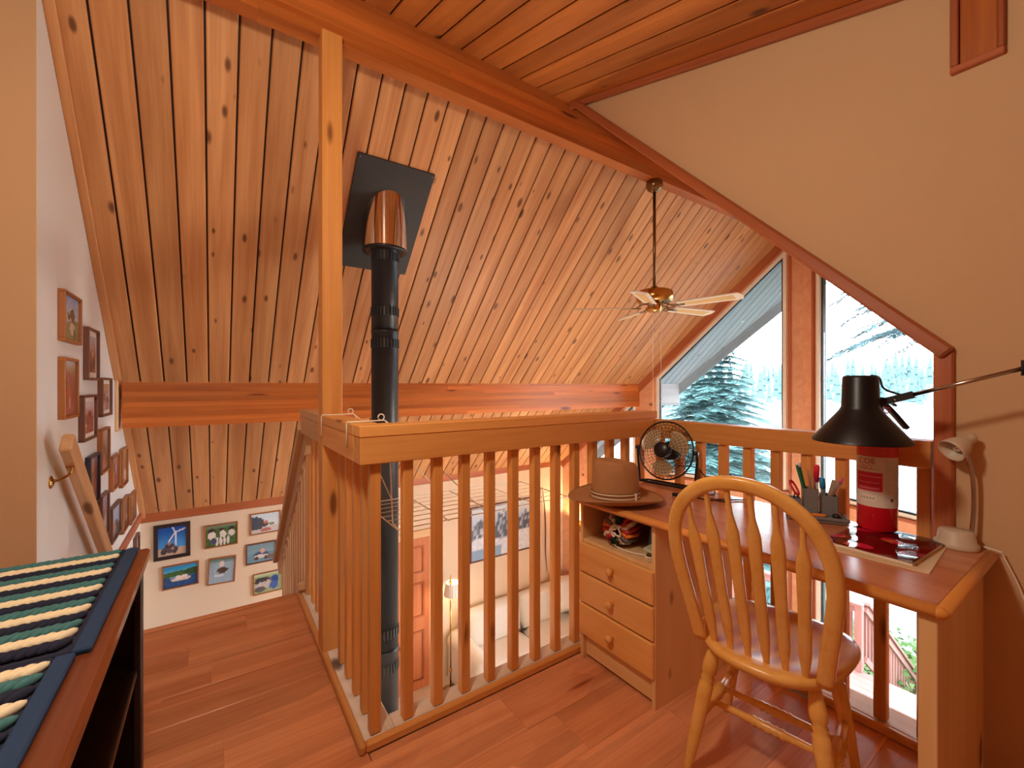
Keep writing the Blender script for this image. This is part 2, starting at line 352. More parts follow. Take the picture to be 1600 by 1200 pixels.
fullL = (5.75-RY)*math.sqrt(2); x = -0.585; R2 = math.sqrt(2)
while x < 7.15:
    xa, xb = x+0.0045, x+BWD-0.0045; hw = (BWD-0.009)/2; ya, yb = ymax(xa), ymax(xb); ga, gb = min(ya, yg(xa)), min(yb, yg(xb))
    M_ = Matrix.Translation(Vector((x+BWD/2, RY, RZ))) @ M1
    if yg(xb) > 5.75:
        link('ceiling_board', boxmesh(fullL, BWD-0.009, 0.018, 'pine_ceiling', 0.005), ceil1, Matrix.Translation(Vector((x+BWD/2, RY, RZ))+e1*(fullL/2)+nin*0.009) @ M1)
    else:
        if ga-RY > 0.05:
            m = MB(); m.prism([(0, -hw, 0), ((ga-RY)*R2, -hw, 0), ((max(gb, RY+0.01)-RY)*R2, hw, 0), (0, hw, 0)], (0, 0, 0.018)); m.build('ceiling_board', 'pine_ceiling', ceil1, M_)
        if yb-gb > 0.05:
            m = MB(); m.prism([((ga-RY)*R2+0.003, -hw, 0), ((ya-RY)*R2, -hw, 0), ((yb-RY)*R2, hw, 0), ((gb-RY)*R2+0.003, hw, 0)], (0, 0, 0.018)); m.build('soffit_board', 'soffit_daylit', ceil1, M_)
    x += BWD
x = -0.722
while x > -2.5:
    x -= BWD; L_ = (2.5-RY)*R2; link('ceiling_board', boxmesh(L_, BWD-0.009, 0.018, 'pine_ceiling', 0.005), ceil1, Matrix.Translation(Vector((x+BWD/2, RY, RZ))+e1*(L_/2)+nin*0.009) @ M1)
# fascia along the prow overhang
p0 = Vector((7.2, RY, RZ-0.04)); p1 = Vector((6.12, 4.16, RZ-(4.16-RY)-0.04)); p2 = Vector((5.2, 5.75, RZ-(5.75-RY)-0.04))
bar('fascia', p0, p1, 0.04, 0.22, 'soffit_daylit', ceil1); bar('fascia', p1, p2, 0.04, 0.22, 'soffit_daylit', ceil1)

# far slope of the main roof beyond the cheek wall
r2 = MB(); up2 = Vector((0, -0.7071, 0.7071))
r2.prism([(2.12, RY, RZ), (7.2, RY, RZ), (6.12, 0.31, ceilz(0.31)), (5.2, -1.28, ceilz(-1.28)), (5.0, -1.7, ceilz(-1.7)), (2.12, -1.7, ceilz(-1.7))], up2*0.16)
tag(r2.build('ceiling_far', 'pine_ceiling'), 'roof slope beyond the dormer cheek', None, kind='structure')
# dormer ceiling over the loft
DS = 0.30
def dz(y): return 3.196-DS*(2.19-y)
dn = Vector((0, -DS, 1)).normalized(); de = Vector((0, -1, -DS)).normalized()
d = MB(); d.prism([(-2.7, 2.235, dz(2.235)), (2.12, 2.235, dz(2.235)), (2.12, -1.7, dz(-1.7)), (-2.7, -1.7, dz(-1.7))], dn*0.14)
ceil2 = tag(d.build('ceiling_dormer', 'espresso'), 'low pitched orange pine board ceiling of the dormer', None, kind='structure')
n2 = Vector((1, 0, 0)).cross(de); M2 = Matrix((de, Vector((-1, 0, 0)), n2)).transposed().to_4x4()
Ld = 3.8*math.sqrt(1+DS*DS); x = XW-0.02
while x > -2.55:
    link('ceiling_board', boxmesh(Ld, BWD-0.009, 0.018, 'pine_dormer', 0.005), ceil2, Matrix.Translation(Vector((x-BWD/2, 2.19, dz(2.19)))+de*Ld/2+n2*0.009) @ M2)
    x -= BWD

# cheek wall between dormer roof and main roof, plain wall below
OB = 0.39                       # jamb of the opening above the lake side rail
def bz(y): return 1.387+(y-0.39)*1.0
cw = MB()
cw.prism([(XW, -1.6, -0.26), (XW, OB, -0.26), (XW, OB, bz(OB)), (XW, 2.19, bz(2.19)), (XW, 2.19, dz(2.19)), (XW, -1.6, dz(-1.6))], (0.115, 0, 0))
wr = tag(cw.build('wall_right', 'paint_tan'), 'tan painted cheek wall with sloping lower edge', None, kind='structure')
tr = tag(thing('trim_1', 'reddish wooden trim around the sloping wall opening', None), kind='structure')
bar('rake_trim', (XW+0.045, 0.355, bz(0.355)+0.022), (XW+0.045, 2.25, bz(2.25)+0.022), 0.165, 0.046, 'red_trim', tr, up=(0, -1, 1), bev=0.008)
box('jamb_trim', (XW-0.018, 0.342, 0.0), (XW+0.13, 0.392, bz(0.39)-0.004), 'red_trim', tr, 'z', bev=0.006)
tr2 = tag(thing('trim_2', 'dark orange trim where dormer ceiling meets the wall', None), kind='structure')
bar('ceiling_trim', (XW-0.014, 2.19, dz(2.19)-0.035), (XW-0.014, -1.6, dz(-1.6)-0.035), 0.028, 0.04, 'red_trim', tr2, bev=0.006)
# purlin pocket framed in the cheek wall
pk = tag(thing('trim_3', 'dark wooden box trim framing a beam pocket high on the wall', None, (XW, 0.292, 2.286)), kind='structure')
box('frame_bottom', (-0.02, -0.06, 0.0), (0.02, 0.06, 0.022), 'red_trim', pk); box('frame_side', (-0.02, 0.04, 0.022), (0.02, 0.06, 0.30), 'red_trim', pk); box('frame_side', (-0.02, -0.06, 0.022), (0.02, -0.045, 0.30), 'red_trim', pk)
box('beam_end', (-0.006, -0.045, 0.022), (0.004, 0.04, 0.30), 'glulam', pk, 'z')

# left (stairwell) wall, its return, back and knee walls
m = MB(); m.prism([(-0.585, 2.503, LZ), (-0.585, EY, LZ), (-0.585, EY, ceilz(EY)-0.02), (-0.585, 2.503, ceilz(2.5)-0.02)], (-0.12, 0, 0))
wl = tag(m.build('wall_left', 'paint_daylit'), 'stairwell wall with daylight white in its colour, hung with framed photos', None, kind='structure')
m = MB(); m.prism([(-2.6, 2.5, 0), (-0.586, 2.5, 0), (-0.586, 2.5, ceilz(2.5)-0.02), (-2.6, 2.5, ceilz(2.5)-0.02)], (0, 0.12, 0))
tag(m.build('wall_return', 'paint_tan'), 'tan wall beside the stair head', None, kind='structure')
m = MB(); m.prism([(-2.6, -1.72, LZ), (-2.6, 2.62, LZ), (-2.6, 2.62, 2.9), (-2.6, 2.2, 3.2), (-2.6, -1.72, dz(-1.72))], (-0.12, 0, 0))
tag(m.build('wall_back', 'paint_tan'), 'tan end wall behind the loft', None, kind='structure')
m = MB(); m.box((-2.72, -1.72, LZ), (5.2, -1.6, 2.05)); tag(m.build('wall_knee', 'paint_tan'), 'tan side wall of the dormer', None, kind='structure')
tl = tag(thing('trim_4', 'pine edge trim where the ceiling meets the stairwell wall', None), kind='structure')
bar('edge_strip', (-0.565, 2.26, ceilz(2.26)-0.045), (-0.565, 4.12, ceilz(4.12)-0.045), 0.04, 0.03, 'pine_ceiling', tl, up=(0, 1, 1), bev=0.004)
bar('edge_strip', (-0.565, 4.26, ceilz(4.26)-0.045), (-0.565, 5.44, ceilz(5.44)-0.045), 0.04, 0.03, 'pine_ceiling', tl, up=(0, 1, 1), bev=0.004)
tb = tag(thing('trim_5', 'reddish horizontal trim board at the foot of the sloping ceiling', None), kind='structure')
box('eave_board', (-0.585, EY-0.03, -0.055), (4.75, EY+0.0, 0.05), 'red_trim', tb, 'x', bev=0.006)
box('wall_board', (-0.585, 3.6, -0.01), (-0.565, EY, 0.06), 'red_trim', tb, 'y', bev=0.004)
# eave wall
m = MB(); m.box((-0.7, EY, LZ), (4.85, EY+0.14, 0.03)); tag(m.build('wall_eave', 'paint_cream'), 'cream wall under the eave', None, kind='structure')
# lower floor
m = MB(); m.box((-2.6, -1.6, LZ-0.1), (6.0, EY, LZ)); tag(m.build('floor_lower', 'lower_floor'), 'pale floor of the room below', None, kind='structure')

# prow gable: two wall planes meeting at the ridge line, with their windows
BX = 5.68
def PLN(side):
    u = Vector((-0.27, 0.9628*side, 0)); n = Vector((0.9628, 0.27*side, 0)); o = Vector((BX, RY, 0))
    return lambda s, z, off=0.0: o+u*s+n*off+Vector((0, 0, z)), n
def gable(side, smax, wname, nums):
    f, n = PLN(side); th = 0.13
    top = lambda s: RZ-0.03-0.9628*s
    wt = lambda s, dlt=0.0: 2.994+dlt-0.9628*s
    g = MB()
    def poly(pl): g.prism([f(s, z) for s, z in pl], n*th)
    poly([(0, LZ), (0.165, LZ), (0.165, top(0.165)), (0, top(0))])
    poly([(0.165, wt(0.165, 0.06)), (1.745, wt(1.745, 0.06)), (1.745, top(1.745)), (0.165, top(0.165))])
    poly([(0.165, -0.35), (1.745, -0.35), (1.745, 0.015), (0.165, 0.015)])
    poly([(0.165, LZ), (1.745, LZ), (1.745, -2.55), (0.165, -2.55)])
    if side > 0:
        poly([(1.745, LZ), (2.06, LZ), (2.06, top(2.06)), (1.745, top(1.745))])
        poly([(2.06, wt(2.06, 0.06)), (2.80, wt(2.80, 0.06)), (2.80, top(2.80)), (2.06, top(2.06))])
        poly([(2.06, LZ), (2.80, LZ), (2.80, 0.015), (2.06, 0.015)])
        poly([(2.80, LZ), (smax, LZ), (smax, top(smax)), (2.80, top(2.80))])
    else:
        poly([(1.745, LZ), (smax, LZ), (smax, top(smax)), (1.745, top(1.745))])
    wall = tag(g.build(wname, 'cedar_panel'), 'cedar panelled prow gable wall with tall windows', None, kind='structure')
    bar('rake_board', f(0.0, top(0)-0.05, -0.012), f(smax, top(smax)-0.05, -0.012), 0.024, 0.10, 'red_trim', wall, bev=0.004)
    def window(num, outer, lab):
        w = tag(thing('window_%d' % num, lab, None), kind='structure')
        i1 = inset(outer, 0.036); i2 = inset(outer, 0.052)
        m = MB(); m.ring([f(s, z, -0.012) for s, z in outer], [f(s, z, -0.012) for s, z in i1], n*0.11); m.build('window_frame', 'frame_white', w)
        m = MB(); m.ring([f(s, z, 0.02) for s, z in i1], [f(s, z, 0.02) for s, z in i2], n*0.05); m.build('gasket', 'gasket', w)
        m = MB(); m.prism([f(s, z, 0.045) for s, z in i2], n*0.006); m.build('glass_pane', 'pane', w)
    sd = 'eave side' if side > 0 else 'dormer side'
    window(nums[0], [(0.165, 0.015), (1.745, 0.015), (1.745, wt(1.745, 0.06)), (0.165, wt(0.165, 0.06))], 'tall slanted gable window on the '+sd)
    window(nums[1], [(0.165, -2.55), (1.745, -2.55), (1.745, -0.35), (0.165, -0.35)], 'large lower window on the '+sd)
    if side > 0: window(nums[2], [(2.06, 0.015), (2.80, 0.015), (2.80, wt(2.80, 0.06)), (2.06, wt(2.06, 0.06))], 'small slanted window beside the corner')
    for s0 in (0.13,):
        bar('casing', f(s0, LZ, -0.012), f(s0, top(s0)-0.1, -0.012), 0.024, 0.03, 'red_trim', wall, up=tuple(f(1, 0)-f(0, 0)), bev=0.003)
    bar('sill_board', f(0.13, -0.005, -0.02), f(1.78, -0.005, -0.02), 0.05, 0.03, 'red_trim', wall, bev=0.004)
gable(1, 3.35, 'wall_gable', (1, 2, 3)); gable(-1, 4.0, 'wall_gable_far', (4, 5))

# glulam ridge beam and purlin, each built of laminations
def glulam(name, label, x0, x1, y0, y1, z0, z1, n, outer=None):
    t = thing(name, label, 'beam', ((x0+x1)/2, (y0+y1)/2, z0)); h = (z1-z0)/n
    for k in range(n):
        L = (x1-x0)/2; cut = random.uniform(-0.6, 0.6)*L
        e = outer-(x0+x1)/2 if outer else L; cut = min(cut, e-0.5)
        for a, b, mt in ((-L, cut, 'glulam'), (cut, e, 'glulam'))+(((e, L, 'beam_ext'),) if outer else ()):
            box('lamination', (a, -(y1-y0)/2, k*h), (b, (y1-y0)/2, (k+1)*h), mt, t, 'x', bev=0.0008)
    return t
glulam('ridge_beam', 'long glued laminated ridge beam at the peak of the ceiling', -2.55, 6.9, 2.19, 2.28, 2.924, 3.185, 7)
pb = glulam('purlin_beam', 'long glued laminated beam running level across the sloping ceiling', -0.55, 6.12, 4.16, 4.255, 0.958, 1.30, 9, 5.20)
box('end_trim', (-0.585-2.785, -0.07, -0.02), (-0.567-2.785, 0.045, 0.36), 'pale_trim', pb, 'z')

# ================================================================== POST AND BALUSTRADES
post = box('timber_post', (0.410, 2.14, 0.0), (0.500, 2.23, 2.924), 'fir_rail', None, 'z', bev=0.004)
tag(post, 'square orange fir post rising from the railing to the ridge beam', 'post')
BZ0, BZ1 = 0.035, 0.995
bl = thing('balustrade', 'stair side balustrade with wide cap rail, meeting the tall post', 'railing', (0.45, 1.505, 0), group='loft railings')
def LB(lo, hi): return tuple(v-o for v, o in zip(lo, (0.45, 1.505, 0))), tuple(v-o for v, o in zip(hi, (0.45, 1.505, 0)))
def lbox(nm, lo, hi, mat, g=None, bev=0.003): a, b = LB(lo, hi); return box(nm, a, b, mat, bl, g, bev)
lbox('cap_rail', (0.408, 1.600, 1.09), (0.500, 2.14, 1.13), 'fir_rail', 'y'); lbox('lower_rail', (0.410, 1.598, 0.995), (0.498, 2.14, 1.09), 'fir_rail', 'y')
lbox('cap_rail', (0.408, 2.23, 1.09), (0.500, 2.76, 1.13), 'fir_grey', 'y'); lbox('lower_rail', (0.410, 2.23, 0.995), (0.498, 2.76, 1.09), 'fir_grey', 'y')
lbox('curb', (0.431, 1.532, 0.0), (0.539, 2.90, 0.033), 'sill_raw', 'y'); lbox('curb_moulding', (0.408, 1.505, 0.0), (0.431, 2.90, 0.034), 'fir_rail', 'y', 0.006)
for k in range(4): lbox('baluster', (0.456, 1.648+0.118*k, BZ0), (0.494, 1.686+0.118*k, BZ1), 'fir_rail', 'z')
for k in range(5): lbox('baluster', (0.456, 2.30+0.118*k, BZ0), (0.494, 2.338+0.118*k, BZ1), 'fir_rail', 'z')
bf = thing('balustrade', 'balustrade in front of the stovepipe, with a wide cap rail and square balusters', 'railing', (0.408, 1.505, 0), group='loft railings')
def fbox(nm, lo, hi, mat, g=None, bev=0.003): return box(nm, tuple(v-o for v, o in zip(lo, (0.408, 1.505, 0))), tuple(v-o for v, o in zip(hi, (0.408, 1.505, 0))), mat, bf, g, bev)
fbox('cap_rail', (0.408, 1.505, 1.09), (2.01, 1.598, 1.13), 'fir_rail', 'x'); fbox('lower_rail', (0.410, 1.507, 0.995), (1.985, 1.596, 1.09), 'fir_rail', 'x')
fbox('curb', (0.54, 1.532, 0.0), (2.0, 1.605, 0.033), 'sill_raw', 'x'); fbox('curb_moulding', (0.432, 1.505, 0.0), (2.0, 1.531, 0.034), 'fir_rail', 'x', 0.006)
fbox('baluster', (0.452, 1.533, BZ0), (0.490, 1.571, BZ1), 'fir_rail', 'z')
for k in range(9): fbox('baluster', (0.573+0.1205*k, 1.533, BZ0), (0.611+0.1205*k, 1.571, BZ1), 'fir_rail', 'z')
for k in range(3): fbox('baluster', (1.66+0.12*k, 1.533, BZ0), (1.698+0.12*k, 1.571, BZ1), 'fir_rail', 'z')
bw = thing('balustrade', 'lake side balustrade behind the desk, its single top rail meeting the jamb', 'railing', (2.0, 0.39, 0), group='loft railings')
def wbox(nm, lo, hi, mat, g=None, bev=0.003): return box(nm, tuple(v-o for v, o in zip(lo, (2.0, 0.39, 0))), tuple(v-o for v, o in zip(hi, (2.0, 0.39, 0))), mat, bw, g, bev)
wbox('top_rail', (2.0, 0.40, 0.985), (2.09, 1.60, 1.079), 'fir_rail', 'y'); wbox('curb', (2.02, 0.40, 0.0), (2.14, 1.66, 0.033), 'sill_raw', 'y'); wbox('curb_moulding', (1.995, 0.40, 0.0), (2.021, 1.52, 0.034), 'fir_rail', 'y', 0.006)
for k in range(10): wbox('baluster', (2.02, 0.404+0.1205*k, BZ0), (2.058, 0.442+0.1205*k, BZ1-0.01), 'fir_rail', 'z')
# stair balustrade, wall handrail and the stair
bs = thing('stair_balustrade', 'sloping stair handrail with square balusters going down below the loft', 'railing', (0.45, 2.74, 0))
def S(p): return (p[0]-0.45, p[1]-2.74, p[2])
ra = Vector((0.45, 2.74, 1.03)); rb = Vector((0.45, 4.02, -0.17)); rd = (rb-ra)
bar('handrail', S(ra+Vector((-0.012, 0, 0))), S(rb+Vector((-0.012, 0, 0))), 0.088, 0.04, 'fir_grey', bs, bev=0.004)
bar('under_rail', S(ra+Vector((0, 0, -0.075))), S(rb+Vector((0, 0, -0.075))), 0.04, 0.088, 'fir_grey', bs, bev=0.004)
for k in range(12):
    t = 0.05+0.075*k; p = ra+rd*t
    box('baluster', S((0.445, p.y-0.019, p.z-0.99)), S((0.483, p.y+0.019, p.z-0.09)), 'fir_grey', bs, 'z')
bar('stringer', S((0.46, 2.83, 0.075)), S((0.46, 4.0, -1.03)), 0.1, 0.05, 'fir_grey', bs, bev=0.004)
hr = thing('wall_handrail', 'wooden handrail on brass brackets sloping down the white wall', 'handrail', (-0.52, 2.6, 0))
ha = Vector((0, 0.0, 1.03)); hb = Vector((0, 1.95, -0.73))
bar('rail', ha, hb, 0.040, 0.086, 'fir_grey', hr, bev=0.006)
for t in (0.04, 0.55, 0.93):
    p = ha+(hb-ha)*t+Vector((0, 0, -0.06)); m = MB()
    m.tube(bez([p+Vector((0.0, 0, 0.012)), p+Vector((-0.008, 0, -0.022)), p+Vector((-0.04, -0.003, -0.04)), p+Vector((-0.062, -0.004, -0.05))], 5), 0.0065, 8)
    m.lathe([(0, 0), (0.028, 0), (0.028, 0.004), (0.012, 0.01)], 14, Matrix.Translation(p+Vector((-0.065, -0.004, -0.05))) @ Matrix.Rotation(PI/2, 4, 'Y'))
    m.box(p+Vector((-0.013, -0.03, 0.01)), p+Vector((0.013, 0.03, 0.016)))
    m.build('bracket', 'brass', hr)
st = thing('staircase', 'wooden stair treads going down from the loft', 'stairs', (-0.09, 2.9, 0))
for k in range(9):
    box('tread', (-0.49, 0.02+0.225*k, -0.2*(k+1)-0.035), (0.49, 0.29+0.225*k, -0.2*(k+1)), 'laminate', st, 'x'); box('riser', (-0.49, 0.02+0.225*k, -0.2*(k+1)), (0.49, 0.038+0.225*k, -0.2*k-0.036), 'pale_trim', st, 'x')
box('landing', (-0.49, 2.05, -1.87), (0.49, 2.54, -1.835), 'laminate', st, 'x')

# ================================================================== STOVEPIPE, RACK, CEILING FAN
PX, PY = 0.985, 3.0
sp = thing('stovepipe', 'tall black stovepipe passing through the loft opening to a chrome collar and black ceiling plate', 'stovepipe', (PX, PY, LZ))
def LZp(z): return z-LZ
segs = [(-1.9, -0.55), (-0.55, 1.66), (1.66, 2.27)]
for a, b in segs:
    m = MB(); m.lathe([(0, LZp(a)), (0.092, LZp(a)), (0.092, LZp(b)-0.03), (0.0945, LZp(b)-0.026), (0.0945, LZp(b)-0.004), (0.0, LZp(b)-0.004)], 32)
    m.build('pipe_section', 'stovepipe', sp)
for zc in (-0.68, -0.44, 1.56, 1.78, 2.16):
    m = MB()
    for k in range(26):
        a = 2*PI*k/26; R_ = Matrix.Rotation(a, 4, 'Z'); m.box((0.0905, -0.0045, LZp(zc)-0.03), (0.0962, 0.0045, LZp(zc)+0.03), 0, R_)
    m.build('vent_slots', 'gasket', sp)
# plate on the slope
pc = Vector((0.985, 3.03, ceilz(3.03)))+nin*0.024
plate = link('ceiling_plate', boxmesh(0.80, 0.515, 0.012, 'plate_black', 0.003), sp, Matrix.Translation(pc-Vector((PX, PY, LZ))) @ M1)
for sx in (-0.38, 0.38):
    for sy in (-0.24, 0.24):
        q = pc+e1*sx+Vector((sy, 0, 0))+nin*0.008-Vector((PX, PY, LZ)); m = MB(); m.ball(q, (0.006, 0.006, 0.006), 8, 4); o = m.build('screw', 'steel', sp)
m = MB(); R0 = 0.148; seg = 40; top_ = []
for ring_ in range(3): pass
vv = []; ff = []
for k in range(seg):
    a = 2*PI*k/seg; x_, y_ = R0*math.cos(a), R0*math.sin(a)
    zt = ceilz(PY+y_)-0.03-LZ; zb = LZp(2.21)
    vv += [(x_, y_, zb), (x_, y_, zb+0.02), (x_, y_, max(zt, zb+0.03))]
for k in range(seg):
    j = (k+1) % seg; ff += [(3*k, 3*j, 3*j+1, 3*k+1), (3*k+1, 3*j+1, 3*j+2, 3*k+2)]
m.add(vv, ff, 0, True); m.build('chrome_collar', 'chrome', sp)
m = MB(); m.lathe([(0.093, LZp(2.225)), (0.146, LZp(2.225)), (0.150, LZp(2.215)), (0.150, LZp(2.20)), (0.12, LZp(2.20)), (0.093, LZp(2.21))], 36); m.build('collar_ring', 'stovepipe', sp)
sv = thing('wood_stove', 'black cast iron wood stove on the lower floor under the pipe', 'stove', (PX, PY, LZ))
box('body', (-0.34, -0.28, 0.16), (0.34, 0.28, 0.80), 'iron', sv, 'x', 0.02); box('top_plate', (-0.38, -0.32, 0.80), (0.38, 0.32, 0.855), 'iron', sv, 'x', 0.01); box('door', (-0.22, -0.305, 0.3), (0.22, -0.28, 0.7), 'black_metal', sv, 'x', 0.008)
for sx in (-0.28, 0.25):
    for sy in (-0.24, 0.21): box('leg', (sx, sy, 0), (sx+0.04, sy+0.04, 0.16), 'iron', sv, 'z')

# wire drying rack hooked over the railing
rk = thing('drying_rack', 'white wire drying rack hooked over the stair side railing cap', 'drying rack', (0.45, 1.82, 1.13))
def RK(p): return (p[0]-0.45, p[1]-1.82, p[2]-1.13)
RZK, RY0, RY1 = 0.70, 1.66, 2.115
for yy in (RY0, RY1):
    m = MB(); ep = 1.134
    m.tube([RK(p) for p in [(0.402, yy, 1.04), (0.402, yy, 1.128), (0.404, yy, ep), (0.50, yy, ep), (0.545, yy, ep), (0.56, yy, 1.11), (0.575, yy, 0.73), (0.60, yy, RZK), (1.50, yy, RZK)]], 0.0026, 6)
    m.tube([RK((0.53+0.012*math.cos(a), yy, ep+0.013+0.012*math.sin(a))) for a in [k*PI/6 for k in range(12)]], 0.0024, 6, closed=True)
    m.tube([RK((0.545, yy, ep)), RK((0.75, yy, 0.95)), RK((1.0, yy, RZK))], 0.0022, 6)
    m.build('hook_arm', 'wire_white', rk)
for k in range(8):
    yy = RY0+(RY1-RY0)*k/7; m = MB(); m.tube([RK((0.60, yy, RZK)), RK((1.50, yy, RZK))], 0.0019, 6); m.build('wire', 'wire_white', rk)
for xx in (0.60, 0.82, 1.05, 1.28, 1.50):
    m = MB(); m.tube([RK((xx, RY0, RZK-0.004)), RK((xx, RY1, RZK-0.004))], 0.0026, 6); m.build('cross_wire', 'wire_white', rk)
m = MB(); m.tube([RK((0.565, RY0, 1.0)), RK((0.565, RY1, 1.0))], 0.0026, 6); m.tube([RK((0.572, RY0, 0.82)), RK((0.562, RY1, 1.09))], 0.0022, 6); m.tube([RK((0.56, RY0, 1.09)), RK((0.572, RY1, 0.82))], 0.0022, 6); m.build('brace', 'wire_white', rk)

# ceiling fan
FX, FZ = 2.945, 1.985
cf = thing('ceiling_fan', 'brass ceiling fan with five white blades with cane inserts, hanging from the ridge beam', 'ceiling fan', (FX, RY, FZ))
m = MB(); m.lathe([(0.0, 0.94), (0.062, 0.94), (0.066, 0.925), (0.066, 0.90), (0.055, 0.875), (0.03, 0.858), (0.014, 0.85), (0, 0.85)], 24); m.build('canopy', 'brass_dark', cf)
m = MB(); m.lathe([(0, 0.07), (0.0125, 0.07), (0.0125, 0.86), (0, 0.86)], 12); m.build('down_rod', 'brass_dark', cf)
m = MB(); m.lathe([(0, 0.085), (0.028, 0.085), (0.03, 0.06), (0.12, 0.055), (0.142, 0.04), (0.146, 0.0), (0.142, -0.03), (0.12, -0.042), (0, -0.046)], 32); m.build('motor_housing', 'brass', cf)
m = MB(); m.lathe([(0.0, -0.045), (0.05, -0.046), (0.056, -0.06), (0.056, -0.10), (0.045, -0.118), (0, -0.122)], 24); m.build('switch_cup', 'brass', cf)
for k in range(5):
    a = math.radians(-80+72*k); Rm = Matrix.Rotation(a, 4, 'Z') @ Matrix.Translation((0, 0, -0.085)) @ Matrix.Rotation(math.radians(-12), 4, 'X')
    o_ = []
    for t in range(25):
        u = t/24; xx = 0.20+0.47*u; w_ = 0.05+0.014*u
        if u > 0.93: w_ *= math.sqrt(max(0.0, 1-((u-0.93)/0.07)**2))*0.85+0.15
        o_.append((xx, w_))
    outl = [(a_, b_) for a_, b_ in o_]+[(a_, -b_) for a_, b_ in reversed(o_)]
    m = MB(); m.prism([(a_, b_, 0) for a_, b_ in outl], (0, 0, 0.007)); bl_ = m.build('blade', 'blade_white', cf, Rm)
    m = MB(); ins = [(0.25+0.36*t/12, 0.030+0.006*t/12) for t in range(13)]
    m.prism([(a_, b_, -0.0015) for a_, b_ in ins+[(a2, -b2) for a2, b2 in reversed(ins)]], (0, 0, 0.001)); m.build('cane_insert', 'cane', bl_)
    m = MB(); m.sweep([(0.06, 0, 0.035), (0.11, 0, 0.02), (0.15, 0, -0.004), (0.20, 0, -0.004), (0.25, 0, -0.003)], [(-0.012, -0.003), (0.012, -0.003), (0.012, 0.003), (-0.012, 0.003)])
    m.tube([(0.14+0.035*math.cos(b_), 0.032*math.sin(b_), -0.004) for b_ in [q*PI/7 for q in range(14)]], 0.004, 6, closed=True); m.build('blade_bracket', 'brass_dark', cf, Rm)
for px, py, L in ((-0.045, -0.02, 0.99), (0.045, -0.03, 0.90)):
    m = MB(); m.tube([(px, py, -0.11), (px, py, -0.11-L*0.8)], 0.0016, 5); m.ball((px, py, -0.12-L*0.8), (0.006, 0.006, 0.012), 8, 5); m.build('pull_chain', 'wire_white', cf)

# ================================================================== PICTURES
def sm(a, b, x): t = max(0, min(1, (x-a)/(b-a))); return t*t*(3-2*t)
def mixc(a, b, t): return tuple(p+(q-p)*t for p, q in zip(a, b))
def hsh(i, j, k=0): return (math.sin(i*127.1+j*311.7+k*74.7)*43758.5453) % 1.0
def scene_fn(top, mid, ground, horizon, blobs, seed=0, grain=18):
    def fn(u, v):
        c = mixc(mid, top, sm(horizon, 1.0, v)) if v > horizon+0.05*math.sin(u*5+seed) else mixc(ground, mixc(ground, (255, 255, 255), 0.12), hsh(int(u*30), int(v*20), seed))
        for (bu, bv, ru, rv, col) in blobs:
            d_ = ((u-bu)/ru)**2+((v-bv)/rv)**2
            if d_ < 1.0+0.5*(hsh(int(u*26), int(v*22), seed)-0.5): c = col
        g = (hsh(int(u*36+0.5), int(v*28+0.5), seed+3)-0.5)*grain
        return tuple(q+g for q in c)
    return fn
def turbine(u, v):
    c = mixc((70, 150, 220), (16, 84, 178), sm(0.3, 1, v))
    if v < 0.27: c = (196, 170, 150)
    hx, hy = 0.60, 0.80
    if abs(u-(0.62+0.03*(0.8-v))) < 0.022 and 0.3 < v < hy: c = (236, 240, 246)
    for an in (0.25, 2.05, 4.05):
        du, dv = u-hx, (v-hy); al = du*math.cos(an)+dv*math.sin(an); ac = -du*math.sin(an)+dv*math.cos(an)
        if 0 < al < 0.40 and abs(ac) < 0.02: c = (236, 240, 246)
    for bu, bv, ru, rv, col in ((0.42, 0.22, 0.30, 0.12, (66, 52, 56)), (0.40, 0.34, 0.18, 0.09, (52, 40, 48)), (0.40, 0.43, 0.06, 0.05, (190, 130, 120)), (0.2, 0.14, 0.1, 0.1, (30, 26, 30)), (0.58, 0.16, 0.1, 0.1, (36, 30, 34)), (0.52, 0.24, 0.06, 0.05, (190, 150, 140))):
        if ((u-bu)/ru)**2+((v-bv)/rv)**2 < 1: c = mixc(col, (150, 140, 150), 0.5*hsh(int(u*36), int(v*28), 2))
    return c
wh = (226, 222, 216)
